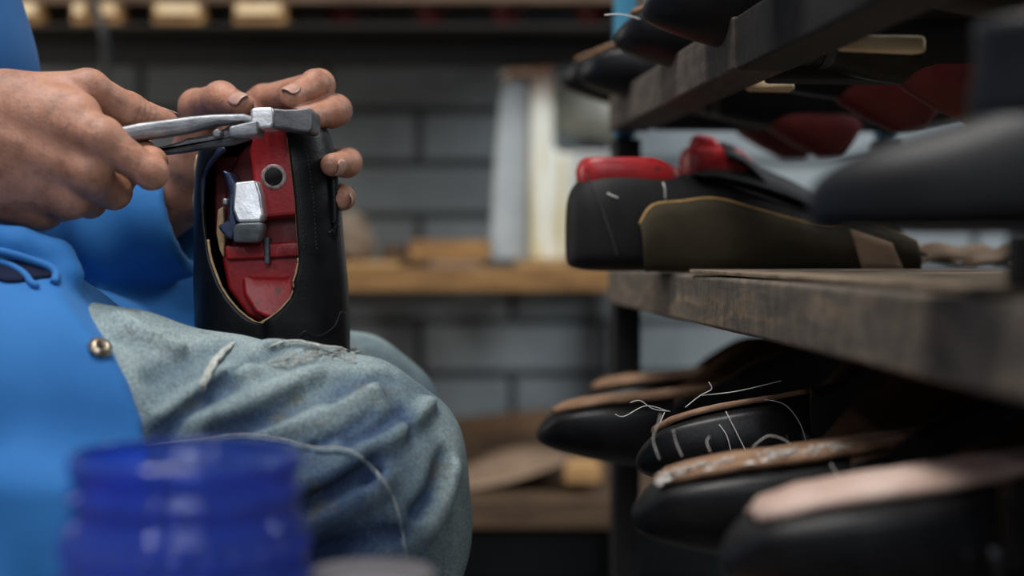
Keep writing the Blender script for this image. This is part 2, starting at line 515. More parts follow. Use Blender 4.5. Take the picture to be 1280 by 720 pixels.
def sdf_normal(f, p, e=.002):
    g = np.array([float(f((p + np.eye(3)[i] * e)[None])[0]) - float(f((p - np.eye(3)[i] * e)[None])[0]) for i in range(3)])
    return g / (np.linalg.norm(g) + 1e-9)

# ------------------------------------------------------------------ the room
tag(box('wall_back', (-2.6, 1.72, 0), (2.2, 1.86, 2.7), M['wall'], bevel=0), kind='structure')
tag(box('wall_left', (-2.74, -3.2, 0), (-2.6, 1.86, 2.7), M['wall'], bevel=0), kind='structure')
tag(box('wall_right', (2.2, -3.2, 0), (2.34, 1.86, 2.7), M['wall'], bevel=0), kind='structure')
tag(box('floor', (-2.74, -3.2, -.1), (2.34, 1.86, 0), M['floor'], bevel=0), kind='structure')
tag(box('ceiling', (-2.74, -3.2, 2.7), (2.34, 1.86, 2.8), M['ceiling'], bevel=0), kind='structure')

# ------------------------------------------------------------------ wooden shelving along the back wall
SD = 2.3; SY = SD - 1
ws = thing('wall_shelving', 'long wooden plank shelving along the grey block wall behind the worker', 'shelf', (-.4, 1.5, 0))
def wz(y, d=SD): return P(640, y, d)[2]
def wx(x, d=SD): return P(x, 300, d)[0]
def wbox(name, x0, x1, y0, y1, dn, df, m, bevel=.003, jit=0):
    return box(name, (wx(x0), dn - 1, wz(y1)), (wx(x1), df - 1, wz(y0)), m, ws, bevel, jit, True)
for x in (-310, 767):
    for dd in (2.31, 2.64):
        box('post', (wx(x, dd), dd - 1, 0), (wx(x, dd) + .022, dd - .95, wz(0) + .12), M['brown_wood'], ws, .003, 0, True)
wbox('front_board', -330, 806, 335, 364, 2.28, 2.305, M['ochre_wood'])
wbox('back_board', -330, 806, 338, 362, 2.66, 2.685, M['brown_wood'])
xx = -320
k = 0
while xx < 740:
    w = random.randint(60, 74)
    wbox('slat', xx, xx + w, 328, 334.5, 2.28, 2.69, M['soft_wood'] if k % 2 else M['suede_tan'], .002)
    xx += w + random.randint(36, 46); k += 1
# top tier, seen from below its deck
wbox('front_board', -330, 806, -14, 7, 2.28, 2.305, M['brown_wood'])
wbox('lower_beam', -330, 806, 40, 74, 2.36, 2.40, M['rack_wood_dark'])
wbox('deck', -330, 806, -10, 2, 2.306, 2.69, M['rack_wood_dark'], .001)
for x0, x1 in ((14, 60), (99, 120), (123, 158), (199, 260), (298, 361)):
    b_ = wbox('bearer_block', x0, x1, 9, 34, 2.27, 2.42, M['ochre_wood'])
    wbox('block_face', x0 + 4, x1 - 5, 10, 22, 2.262, 2.2695, M['bright_wood'], .001)
wbox('block_ledge', -330, 806, 34.5, 40, 2.26, 2.44, M['rack_wood_dark'])
# low tier, its hidden right end lengthened to shade the wall below
wbox('front_board', -330, 1100, 612, 640, 2.16, 2.185, M['brown_wood'])
wbox('deck', -330, 1100, 606, 611.5, 2.16, 2.66, M['brown_wood'], .001)
for dd in (2.186, 2.63):
    wbox('bearer', -330, 1100, 612, 630, dd, dd + .03, M['brown_wood'])

# dull red lasts standing heel down in the top tier
def red_last(x, w, lab):
    t = thing('shoe_last', lab, 'shoe last', P(x, 34.5, 2.36), group='red lasts on the top shelf')
    rings = []
    for zz, ww, dd in ((.0005, .016, .018), (.006, .021, .024), (.02, .026, .03), (.033, .031, .036), (.0375, .029, .034)):
        rings.append([(ww * w * math.cos(a), dd * math.sin(a), zz) for a in np.linspace(0, 2 * math.pi, 20, endpoint=False)])
    loft('body', rings, M['red_dull_shaded'], t)
    lathe('top_plate', [(.022 * w, .0376), (.021 * w, .0405)], M['dark_metal'], t, 20)
red_last(430, 1.0, 'dull red shoe last on the top wall shelf, leftmost of the row')
red_last(540, .95, 'brighter dull red shoe last on the top wall shelf, second from left')
red_last(635, .95, 'dull red shoe last on the top wall shelf, third from left')
red_last(742, 1.05, 'dull red shoe last on the top wall shelf beside the blue post')

# black cable hanging in front of the wall
cb = tube('hanging_cable', [P(112, -60, 2.2), P(118, 0, 2.2), P(129, 40, 2.2), P(133, 75, 2.21), P(130, 130, 2.22), P(136, 210, 2.23), P(131, 327, 2.285)],
          .0065, M['cable'])
tag(cb, 'black cable hanging down in front of the grey wall above the pliers', 'cable')

# enamelled machine cover with rust
mc = thing('machine_cover', 'white enamelled metal machine cover with yellow drips and a rusty top on the wall shelf', 'machine', P(680, 327.5, 2.4))
f0, b0 = slab([(664, 96), (692, 92), (693, 188), (722, 192), (716, 300), (714, 327), (662, 327)], 2.36, 2.52)
bm = bmesh.new(); add_frustum(bm, f0, b0); bm_obj('front_panel', bm, M['enamel'], mc, bevel=.008, world=True)
f0, b0 = slab([(630, 98), (663.5, 94), (661.5, 327), (611, 327), (618, 200), (624, 130)], 2.38, 2.55)
bm = bmesh.new(); add_frustum(bm, f0, b0); bm_obj('side_panel', bm, simple('pale_grey_enamel', (.30, .33, .35), (.42, .45, .46), .4, 9, bs=.1), mc, bevel=.008, world=True)
tube('rim', [P(629, 94, 2.375), P(645, 91, 2.36), P(664, 91, 2.35), P(690, 88, 2.35)], .008, M['enamel'], mc, world=True)
o = tube('canvas_roll', [P(694, 132, 2.52), P(735, 138, 2.5), P(790, 150, 2.5)], lambda t: .047 - .006 * t, M['grey_cloth'], seg=20)
tag(o, 'grey canvas roll leaning out behind the white machine cover', 'canvas roll')
o = box('carton', P(716, 200, 2.56), tuple(P(760, 188, 2.56) + np.array([.03, .06, 0])), M['white_card'])
o = bpy.data.objects.remove(o)
ct = thing('carton', 'small white carton on the wall shelf beside the machine cover', 'carton', P(745, 327.5, 2.5))
a = P(718, 327.3, 2.45); b = P(775, 189, 2.45)
box('box_body', (a[0], a[1], a[2]), (b[0], a[1] + .09, b[2] - .012), M['white_card'], ct, .002, 0, True)
box('lid', (a[0] - .002, a[1] - .002, b[2] - .011), (b[0] + .002, a[1] + .092, b[2]), M['white_card'], ct, .002, 0, True)

# things lying on the wall shelf
o = mesh_obj('leather_bundle', *sdf_mesh(lambda p: smin(smin(ell(p, P(436, 297, 2.44), (.038, .05, .042)), ell(p, P(400, 302, 2.46), (.045, .05, .032)), .03),
             ell(p, P(452, 308, 2.42), (.02, .04, .022)), .02) + .002 * np.sin(p[:, 2] * 190 + p[:, 0] * 90), P(350, 340, 2.44) - .06, P(490, 250, 2.44) + .07, .004), M['leather_roll'])
tag(o, 'beige crumpled leather bundle on the wall shelf just right of the held shoe', 'leather')
o = box('wooden_batten', (wx(508), 1.37, wz(327.2)), (wx(612), 1.40, wz(300)), M['ochre_wood'])
tag(o, 'ochre wooden batten lying on the wall shelf left of the machine cover', 'batten')
o = box('wooden_offcut', (wx(465), 1.47, wz(327.2)), (wx(520), 1.52, wz(305)), M['brown_wood'])
tag(o, 'dark brown wooden offcut on the wall shelf behind the batten', 'wood')

# low tier: cardboard, suede pieces, wood
def leather_piece(name, lab, outline, d0, d1, y_at, m, curl=.02, cat='leather piece'):
    """flat offcut lying on a shelf: outline given as (u, v) in the unit square"""
    n = 14; grid = []
    for i in range(n):
        row = []
        for j in range(n):
            u = i / (n - 1); v = j / (n - 1)
            x0, x1, e = outline
            px = x0 + (x1 - x0) * u; wv = math.sin(math.pi * (u * .86 + .07)) ** e
            d = (d0 + d1) / 2 + (d1 - d0) * (v - .5) * wv
            q = P(px, y_at, d); q[2] = P(px, y_at, d0)[2] + curl * (.5 + .5 * math.sin(3.1 * u + 2 * v)) * v
            row.append(q)
        grid.append(row)
    o = sheet(name, grid, m, thick=.003)
    return tag(o, lab, cat)
cd = thing('cardboard_box', 'flattened brown cardboard box standing on the low wall shelf', 'box', P(630, 605, 2.6))
f0, b0 = slab([(540, 530), (690, 514), (700, 605), (540, 605)], 2.56, 2.62)
bm = bmesh.new(); add_frustum(bm, f0, b0); bm_obj('box_body', bm, M['cardboard'], cd, bevel=.003, world=True)
f0, b0 = slab([(560, 548), (675, 540), (676, 572), (561, 578)], 2.55, 2.5595)
bm = bmesh.new(); add_frustum(bm, f0, b0); bm_obj('flap', bm, M['brown_wood'], cd, bevel=.001, world=True)
grid = []
for i in range(16):
    u = i / 15; row = []
    for j in range(8):
        v = j / 7; x = 572 + 140 * u
        yb = 612 - 8 * u - 30 * u * u; yt = 590 - 40 * math.sin(u * 2.2) + 10 * u
        row.append(P(x, yb + (yt - yb) * v, 2.22 + .22 * v))
    grid.append(row)
tag(sheet('suede_offcut', grid, M['suede_tan'], thick=.003), 'large tan suede offcut curling over the edge of the low wall shelf', 'leather piece')
o = box('wooden_block', P(706, 605.5, 2.2), tuple(P(752, 582, 2.2) + np.array([0, .09, 0])), M['soft_wood'], bevel=.004)
tag(o, 'pale wooden block on the low wall shelf under the black toes', 'wooden block')
grid = [[P(705 + 75 * u + 6 * v, 508 - 36 * u * (1 - v) - 22 * v + 10 * math.sin(3 * u), 1.9 + .1 * v) for v in np.linspace(0, 1, 8)] for u in np.linspace(0, 1, 12)]

# ------------------------------------------------------------------ the rack of unfinished shoes
RA = math.atan(.092)
rack = thing('shoe_rack', 'dark steel and timber shoe rack running along the right side', 'rack', (.243 - .092 * 1.5, .5, 0), (0, 0, RA))
RM = Matrix.Translation(rack.location) @ Matrix.Rotation(RA, 4, 'Z')
def rk(x, y, z): return np.array(RM @ Vector((x, y, z)))
ZU, ZM, ZL = CZ + .154, CZ - .020, CZ - .150
TH = .036
D = .31
def rbox(name, lo, hi, m, bevel=.003, jit=0, par=None): return box(name, lo, hi, m, par or rack, bevel, jit)
for (x, y) in ((.0, .008), (D - .03, .02), (.0, -1.30), (D - .03, -1.30)):
    p_ = rbox('post', (x, y, 0), (x + .028, y + .028, ZU - .042), M['dark_metal'])
    rbox('painted_sleeve', (x + .002, y + .003, ZU - .041), (x + .023, y + .024, ZU + .46), M['blue_paint'])
# upper shelf: two rails with a seam in the front one, cross rails, short deck boards
rbox('front_rail', (-.006, -.515, ZU - TH), (.034, .006, ZU), M['rack_wood'], .0025, .0006)
rbox('front_rail', (-.003, -1.31, ZU - TH), (.034, -.516, ZU), M['rack_wood_dark'], .0025, .0006)
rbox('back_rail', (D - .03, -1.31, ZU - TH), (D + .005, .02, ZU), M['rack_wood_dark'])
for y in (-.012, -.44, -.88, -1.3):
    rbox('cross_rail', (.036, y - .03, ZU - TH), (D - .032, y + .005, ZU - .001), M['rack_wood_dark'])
for (x, y, lx, ly) in ((.040, -.37, .035, .016), (.036, -.60, .052, .02)):
    rbox('batten_end', (x, y - ly, ZU - .0355), (x + lx, y, ZU - .026), M['bright_wood'], .003, .002)
# middle shelf: planks
for i, (x0, x1) in enumerate(((-.008, .075), (.078, .19), (.193, D))):
    rbox('plank', (x0, -1.31, ZM - TH * (1 if i == 0 else .55)), (x1, .004, ZM), M['rack_wood_pale'] if i == 0 else M['rack_wood'], .003, .0008)
# lower shelf: rails
rbox('front_rail', (-.004, -1.31, ZL - TH), (.036, .004, ZL), M['rack_wood'], .003)
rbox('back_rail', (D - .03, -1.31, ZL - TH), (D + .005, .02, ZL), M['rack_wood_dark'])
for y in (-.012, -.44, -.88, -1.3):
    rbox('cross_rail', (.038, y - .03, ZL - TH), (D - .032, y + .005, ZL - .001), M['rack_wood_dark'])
# unseen board added above to block the key light from the rack
rbox('shade_board', (-.02, -1.31, ZU + .40), (D + .01, .03, ZU + .42), M['rack_wood_dark'])

def se(c, e): return math.copysign(abs(c) ** e, c)

def lasted_shoe(label, group, seed, insole=M['insole'], pink=False, threads=(), flap=1.0, glue=False, red=True):
    """unfinished shoe on its last, turned sole up: toe at the origin, heel towards +x"""
    r = random.Random(seed)
    t = thing('unfinished_shoe', label, 'shoe', group=group)
    st = [(.000, .007, -.023, -.029), (.003, .014, -.018, -.033), (.010, .0235, -.0105, -.037), (.022, .0315, -.0045, -.042), (.043, .0385, -.001, -.049),
          (.07, .0435, 0, -.056), (.10, .0435, 0, -.062), (.13, .039, .001, -.070), (.16, .034, .002, -.078), (.20, .031, .002, -.084),
          (.245, .032, .002, -.086), (.268, .028, .002, -.084), (.282, .018, .001, -.08), (.286, .006, -.002, -.075)]
    rings = []
    N = 44
    for l, a, zt, zb in st:
        zc = zt + (zb - zt) * .32; ring = []
        for k in range(N):
            an = 2 * math.pi * k / N; cs, sn = math.cos(an), math.sin(an)
            pk = .0008 * math.sin(an * 22 + l * 500) if (sn > .3 and abs(cs) > .3 and l < .09) else 0   # gathered edge
            if sn >= 0: y, z = a * se(cs, .75), zc + (zt - zc) * se(sn, .45)
            else: y, z = a * se(cs, .9), zc - (zb - zc) * -1 * se(sn, .9) * -1 if False else zc + (zc - zb) * se(sn, .9)
            ring.append((l, y * (1 + pk * 20), z + pk))
        rings.append(ring)
    up = loft('upper', rings, M['leather'], t)
    md = up.modifiers.new('sub', 'SUBSURF'); md.levels = 1; md.render_levels = 2
    # toe cap seam and two little straps across the instep
    def section(l):
        for i in range(len(st) - 1):
            if st[i][0] <= l <= st[i + 1][0]:
                u = (l - st[i][0]) / (st[i + 1][0] - st[i][0])
                return [st[i][q] + (st[i + 1][q] - st[i][q]) * u for q in (1, 2, 3)]
    def band(l, out, lean=0.0):
        pts = []
        a, zt, zb = section(l); zc = zt + (zb - zt) * .32
        for an in np.linspace(math.radians(-6), math.radians(-174), 26):
            cs, sn = math.cos(an), math.sin(an)
            pts.append((l + lean * -sn, (a + out) * se(cs, .9), zc + (zc - zb + out) * se(sn, .9)))
        return pts
    tube('seam', band(.096, -.0002), .0013, M['leather_matt'], t, 6, n=1)
    for l in (.104, .115):
        b = band(l, .0018, .006); b2 = [(x + .0075, y, z) for x, y, z in b]
        sheet('strap', [b, b2], M['strap_leather'], t, .002)
    # insole board
    g = []
    for i in range(26):
        u = i / 25; l = .016 + u * .262
        a, zt, zb = section(l); a2 = max(a - .0085, .003)
        if i in (0, 25): a2 *= .45
        g.append([(l, a2 * v * (1 + .05 * r.uniform(-1, 1)), zt + .0012 + .0025 * (1 - v * v) + r.uniform(-.0004, .0004)) for v in np.linspace(-1, 1, 9)])
    sheet('insole', g, insole, t, .0034)
    # upper not yet pulled over at the waist and heel: two wings of leather with brown lining
    for sd in (-1, 1):
        go = []; gi = []
        ph = r.uniform(0, 6)
        for i in range(20):
            u = i / 19; l = .112 + u * .20
            a, zt, zb = section(min(l, .27)); ro = []; ri = []
            for j in range(7):
                v = j / 6
                hgt = flap * (.030 if sd < 0 else .040) * math.sin(min(max(u - .10, 0) * 2.6, 1) * math.pi * .5) * (1 + .04 * math.sin(23 * u)) + .0 * (1 + (.004 + .024 * math.sin(min(u * 1.5, 1) * math.pi * .5) * (1 + .22 * math.sin(5 * u + ph))))
                hgt *= (1 + .22 * math.sin(6 * u + ph))
                z = -.040 + v * (.040 + hgt)
                y = sd * (a * 1.02 + .0025 + .014 * v * v * flap * (1 + .5 * math.sin(7 * u + ph)))
                if u > .85: y *= 1 - .3 * (u - .85) / .15
                ro.append((l, y, z)); ri.append((l, y - sd * .0024, z + .0012 * v))
            go.append(ro); gi.append(ri)
        q = sheet('quarter', go, M['leather_matt'], t, .0016)
        sheet('lining', gi, M['lining'], q, .0014)
    if red:
        rr = []
        for z, x0, x1, w in ((-.060, .160, .275, .024), (-.085, .185, .270, .020), (-.098, .205, .262, .015), (-.108, .225, .255, .010), (-.110, .228, .252, .008)):
            rr.append([((x0 + x1) / 2 + (x1 - x0) / 2 * se(math.cos(q), .6), w * se(math.sin(q), .7), z) for q in np.linspace(0, 2 * math.pi, 24, endpoint=False)])
        loft('last', rr, M['red_dull_shaded'], t)  # shade below the shelf painted in as a darker red
    for k, pts in enumerate(threads):
        tube('loose_thread', pts, .00032, M['thread'], t, 5)
    if glue:
        V = []; Fc = []
        for k in range(46):
            l = .014 + .10 * r.random() ** 1.5; a, zt, zb = section(l)
            c0 = np.array([l, -(a - .010) * r.uniform(.5, 1.05), zt + .003])
            v_, f_ = tube_geo([c0, c0 + np.array([r.uniform(-.006, .008), r.uniform(-.004, .004), r.uniform(.001, .004)]),
                               c0 + np.array([r.uniform(-.008, .016), r.uniform(-.006, .004), r.uniform(.0005, .005)])], .0005, 5)
            Fc += [[i + len(V) for i in f] for f in f_]; V += list(v_)
        for k in range(30):
            l = .012 + .08 * r.random() ** 1.3; a, zt, zb = section(l)
            c0 = np.array([l, -(a - .009) * r.uniform(.3, 1.0), zt + .0028]); s = r.uniform(.001, .0028)
            i0 = len(V)
            for dx, dy, dz in ((-1, 0, 0), (0, -1, 0), (1, 0, 0), (0, 1, 0), (0, 0, .7)): V.append(c0 + s * np.array([dx * 1.6, dy, dz]))
            Fc += [[i0, i0 + 1, i0 + 4], [i0 + 1, i0 + 2, i0 + 4], [i0 + 2, i0 + 3, i0 + 4], [i0 + 3, i0, i0 + 4]]
        mesh_obj('glue_fuzz', V, Fc, M['fuzz'], t)
    return t

def put(t, tip, tilt, yaw=0.0, roll=0.0):
    t.location = tuple(float(c) for c in tip)
    t.rotation_euler = (math.radians(roll), math.radians(-tilt), RA + math.radians(yaw))
    # the toe tip, not the sole plane, goes to the given point
    m = t.rotation_euler.to_matrix() @ Vector((0, 0, -.026))
    t.location = Vector(t.location) - m

GL = 'black shoes lying sole up on the lower rack shelf'
A_ = lasted_shoe('black shoe sole up on the lower shelf, its toe farthest left, orange-brown insole', GL, 3,
                 threads=[[(.118, -.046, -.006), (.122, -.050, -.02), (.128, -.05, -.034), (.134, -.047, -.05)]])
put(A_, P(671, 546, 1.27), 4.0, 1, -3)
B_ = lasted_shoe('sharp black shoe sole up with long white threads trailing from its toe, lower shelf', GL, 8,
                 threads=[[(.022, -.028, .004), (.008, -.031, .009), (-.008, -.034, .004), (-.014, -.036, .006)],
                          [(.024, -.03, .003), (.012, -.034, .006), (.004, -.036, .0125), (-.003, -.037, .012)],
                          [(.02, -.03, .003), (.017, -.033, -.001), (.015, -.034, -.004)],
                          [(.034, -.032, .004), (.045, -.034, .010), (.053, -.036, .013), (.052, -.036, .018)],
                          [(.046, -.034, .01), (.07, -.036, .009), (.1, -.04, .011)],
                          [(.085, -.044, .0), (.097, -.048, -.006), (.104, -.05, -.02), (.106, -.05, -.038)],
                          [(.058, -.044, -.004), (.062, -.047, -.02), (.068, -.046, -.04)],
                          [(.052, -.044, -.012), (.055, -.0465, -.02), (.056, -.046, -.03)]])
put(B_, P(796, 580, 1.01), 8.0, 0, -14)
C_ = lasted_shoe('black shoe sole up with white fuzz along its brown insole, second nearest on lower shelf', GL, 11, glue=True,
                 threads=[[(.024, .026, .004), (.022, .028, .016), (.026, .028, .025), (.028, .028, .030)],
                          [(.038, .028, .004), (.036, .031, .012), (.035, .031, .020)],
                          [(.056, .032, .004), (.055, .034, .010), (.057, .035, .013)],
                          [(.082, .034, .004), (.092, .036, .009), (.100, .037, .007), (.106, .037, .003)],
                          [(.105, -.04, -.002), (.109, -.046, -.014), (.111, -.047, -.03)]])
put(C_, P(791, 652, .83), 5.8, 1, -3)
D_ = lasted_shoe('blurred black lasted shoe with pale pink insole, nearest on the lower shelf', GL, 15, insole=M['insole_pink'], flap=.55)
put(D_, P(905, 708, .66), 6.4, 2, -3)
E_ = lasted_shoe('black shoe sole up at the far end of the lower shelf, half hidden by another', GL, 21)
put(E_, P(722, 512, 1.44), 3, 2)

GU = 'black shoes on red lasts across the upper rack shelf'
U1 = lasted_shoe('black shoe toe cut off by the top of the photo, above the upper shelf rail', GU, 31, flap=.35)
put(U1, P(804, 14, 1.02), 2, 0)
for (x, y, d, tl, yw, lab) in ((768, 50, 1.19, 3, 1, 'glossy black shoe toe on the upper shelf right in front of the blue post'),
                               (724, 94, 1.40, 2, 0, 'black shoe toe low on the upper shelf, right one of two left of the post'),
                               (702, 101, 1.53, 1, -3, 'black shoe toe farthest left and lowest on the upper shelf, left of the blue post')):
    c = dup(U1, lab); put(c, P(x, y, d), tl, yw)
for i, (d, lab) in enumerate(((.86, 'black shoe whose red last hangs below the upper shelf beside the pale batten end'),
                              (.70, 'black shoe across the upper shelf nearest the camera, at the top right'))):
    c = dup(U1, lab); put(c, P(470 + (449 - 100) / d, 310 - (.154 + .03) * F / d, d), 2, 0)

tube('loose_thread', [P(756, 19, 1.10), P(770, 18, 1.11), P(786, 20, 1.13), P(800, 24, 1.16)], .0006, M['thread'], U1, 5, True)

# ------------------------------------------------------------------ pair of shoes on the middle shelf
def open_shoe(label, seed, lined):
    """upper stretched over a red last, sole down; heel at the origin, toe towards +x"""
    t = thing('unfinished_shoe', label, 'shoe', group='unfinished pair on the middle rack shelf')
    st = [(.000, .016, .006, .050), (.004, .024, .003, .062), (.014, .031, .001, .070), (.03, .034, .0005, .076), (.06, .033, .0005, .075), (.085, .032, .0005, .072),
          (.12, .034, .0005, .066), (.15, .039, .0005, .057), (.185, .043, .0005, .045), (.22, .041, .001, .033), (.25, .034, .003, .020), (.272, .022, .006, .016), (.282, .008, .009, .013)]
    rings = []
    for l, a, zb, zt in st:
        ring = []
        for k in range(40):
            an = 2 * math.pi * k / 40; cs, sn = math.cos(an), math.sin(an); zc = zb + (zt - zb) * .35
            z = zc + (zt - zc) * se(sn, .75) if sn >= 0 else zc + (zc - zb) * se(sn, .4)
            ring.append((l, a * se(cs, .75), z))
        rings.append(ring)
    up = loft('upper', rings, M['leather_matt'], t); md = up.modifiers.new('s', 'SUBSURF'); md.levels = 1; md.render_levels = 2
    rr = []
    for z, x0, x1, w in ((.05, .010, .095, .022), (.074, .008, .090, .023), (.080, .011, .078, .022), (.0825, .014, .070, .019)):
        rr.append([((x0 + x1) / 2 + (x1 - x0) / 2 * se(math.cos(q), .5), w * se(math.sin(q), .6), z) for q in np.linspace(0, 2 * math.pi, 28, endpoint=False)])
    loft('last', rr, M['red'], t)
    tube('heel_seam', [(.012, -.030, .07), (.022, -.0345, .05), (.03, -.036, .03), (.036, -.036, .012)], .0006, M['stitch'], t, 5)
    if lined:
        # near side folded down outward: olive lining with an ochre edge
        top = [(.052, .034), (.062, .047), (.085, .050), (.11, .052), (.14, .045), (.17, .038), (.20, .033), (.225, .036), (.25, .030), (.27, .022)]
        pts = smooth_path([(x, z, 0) for x, z in top], 4)
        g = []
        for x, z, _ in pts:
            row = []
            for v in np.linspace(0, 1, 6): row.append((x + .004 * (1 - v), -.046 - .006 * math.sin(v * 3) - .004 * math.sin(x * 60), .001 + (z - .001) * v))
            g.append(row)
        fl = sheet('folded_quarter', g, M['lining_dark'], t, .002)
        tube('edge_binding', [r_[-1] for r_ in g], .0013, M['gold_edge'], fl, 6, n=1)
        g2 = [[(.213 + .032 * u + .01 * (1 - v), -.0600 - .002 * u, .001 + (.031 - .011 * u) * v) for v in np.linspace(0, 1, 5)] for u in np.linspace(0, 1, 6)]
        sheet('suede_patch', g2, M['suede_tan'], fl, .0015)
        tube('loose_thread', [(.071, -.05, .052), (.0705, -.052, .058), (.069, -.051, .063)], .0007, M['thread'], t, 5)
        tube('loose_thread', [(.028, -.037, .056), (.032, -.039, .054), (.036, -.039, .0525)], .0006, M['thread'], t, 5)
        # tongue lying along the top
        g3 = [[(.10 + .19 * u, .026 * v * (1 - .5 * u), .070 - .054 * u ** 1.1 + .004 * math.sin(5 * u)) for v in np.linspace(-1, 1, 7)] for u in np.linspace(0, 1, 14)]
        sheet('tongue', g3, M['leather_matt'], t, .002)
    return t
s1 = open_shoe('black unfinished shoe with olive lining folded out, at the front of the middle shelf', 41, True)
s1.location = tuple(rk(-.088, -.29, ZM + .0006)); s1.rotation_euler = (0, 0, RA - math.radians(1))
s1.scale = (1.02, 1.0, 1.12)
s2 = open_shoe('black unfinished shoe with a red peak, behind the olive-lined shoe on the middle shelf', 42, False)
s2.location = tuple(rk(.027, -.16, ZM + .0006)); s2.rotation_euler = (0, 0, RA + math.radians(3)); s2.scale = (.8, .9, 1.33)
# red toe-plate bits of the second shoe
bm = bmesh.new()
add_frustum(bm, [(.014, -.016, .070), (.070, -.016, .070), (.070, .016, .070), (.014, .016, .070)], [(.024, -.012, .092), (.044, -.012, .090), (.044, .012, .090), (.024, .012, .092)])
bm_obj('last_peak', bm, M['red'], s2, bevel=.003)
g = [[(.052 + .12 * u, .030 * v * (1 - .4 * u), .086 - .038 * u - .014 * u * u + .003 * math.sin(9 * u) - .010 * v * v) for v in np.linspace(-1, 1, 7)] for u in np.linspace(0, 1, 12)]
sheet('tongue', g, M['leather_matt'], s2, .003)

# sheets and leftovers on the middle shelf
hb = box('hardboard_sheet', (0, 0, 0), (.30, .62, .0028), M['sheet_edge'], bevel=.0006)
hb.location = tuple(rk(.012, -1.02, ZM + .0012)); hb.rotation_euler = (0, 0, RA + math.radians(2))
tag(hb, 'thin brown hardboard sheet with a pale edge lying on the middle shelf plank', 'board')
sc_ = thing('leather_scraps', 'heap of pale pink suede scraps at the back right of the middle shelf', 'leather piece', rk(.2, -.30, ZM))
for i, (px, w, h, d) in enumerate(((1195, 62, 30, 1.33), (1255, 50, 24, 1.27), (1150, 44, 22, 1.38))):
    g = []
    for u in np.linspace(0, 1, 14):
        row = []
        for v in np.linspace(0, 1, 8):
            q = P(px + w * (u - .5) * 2, 320, d); q[1] += .05 * (v - .5)
            q[2] = ZM + .0045 + h / F * d * math.sin(math.pi * u) ** .7 * math.sin(math.pi * (v * .8 + .1)) * (1 + .25 * math.sin(9 * u + i * 2))
            row.append(q)
        g.append(row)
    sheet('suede_scrap', g, M['suede_tan'], sc_, .002, True)

# near boot on the middle shelf, on a block
bl = box('wooden_rest', (0, -.03, 0), (.07, .03, .0235), M['rack_wood_dark'], bevel=.003)
q = P(1292, 372, .60); bl.location = (float(q[0]), float(q[1]), ZM + .0004 + .0028); bl.rotation_euler = (0, 0, RA)
tag(bl, 'dark wooden rest under the blurred boot on the middle shelf', 'wooden block')
bt = thing('ankle_boot', 'blurred black ankle boot with toe pointing left, near right on the middle shelf', 'boot')
ZB = ZM + .0004 + .0028 + .0239
q = P(1016, 300, .62); bt.location = (float(q[0]), float(q[1]), ZB); bt.rotation_euler = (0, 0, RA - math.radians(36))
st = [(.0, .009, .006, .016), (.005, .019, .003, .023), (.018, .029, .001, .031), (.04, .036, 0, .038), (.065, .036, 0, .043), (.085, .034, 0, .050), (.105, .033, 0, .058), (.125, .033, 0, .062),
      (.16, .031, 0, .062), (.185, .023, .001, .058), (.192, .010, .003, .05)]
rings = []
for l, a, zb, zt in st:
    ring = []
    for k in range(36):
        an = 2 * math.pi * k / 36; cs, sn = math.cos(an), math.sin(an); zc = zb + (zt - zb) * .4
        ring.append((l, a * se(cs, .8), zc + (zt - zc) * se(sn, .85) if sn >= 0 else zc + (zc - zb) * se(sn, .35)))
    rings.append(ring)
o = loft('foot', rings, M['boot_dark'], bt); o.modifiers.new('s', 'SUBSURF').render_levels = 2
rings = []
for z, xc, rx, ry in ((.030, .125, .060, .031), (.050, .124, .060, .031), (.062, .124, .058, .031), (.074, .123, .057, .032), (.080, .123, .057, .033)):
    rings.append([(xc + rx * se(math.cos(a), .8), ry * se(math.sin(a), .9), z) for a in np.linspace(0, 2 * math.pi, 36, endpoint=False)])
o = loft('shaft', rings, M['boot_dark'], bt)
rings = [[(l, a * 1.03 * v, 0) for v in (1, -1)] for l, a, _, _ in st]
sheet('sole', [[(l, a * .98 * v, zb - .001) for v in np.linspace(-1, 1, 5)] for l, a, zb, zt in st], M['leather'], bt, .0012)

# ------------------------------------------------------------------ blue jar and its bench at the near left
bench = thing('work_bench', 'low plank bench in the near left foreground carrying the blue jar', 'bench', (-.15, -.34, 0))
bz = P(232, 565, .60)[2] - .135
for y0 in (-.50, -.385):
    box('plank', (-.42, y0, bz - .025), (.10, y0 + .112, bz), M['bench'], bench, .003, 0, True)
for x in (-.40, .05):
    for y in (-.49, -.315):
        box('leg', (x, y, 0), (x + .035, y + .035, bz - .0255), M['bench'], bench, .003, 0, True)
q = P(232, 565, .60)
jar = thing('plastic_jar', 'blurred translucent blue plastic jar with a ridged neck in the near left corner', 'jar', (q[0], q[1], bz + .0003))
H = .135; R_ = .0475
prof = [(R_ * .9, 0), (R_ * 1.0, .006), (R_ * 1.03, .03), (R_ * 1.03, .105), (R_ * 1.0, .1085), (R_ * .96, .110),
        (R_ * .96, .115), (R_ * .995, .1165), (R_ * .995, .1195), (R_ * .955, .121), (R_ * .955, .127), (R_ * .985, .1285), (R_ * .985, .132), (R_ * .96, H)]
inner = [(r - .0024, max(z, .004)) for r, z in prof[::-1]]
lathe('body', prof + inner, M['jar'], jar, 64)
V = []; Fc = []
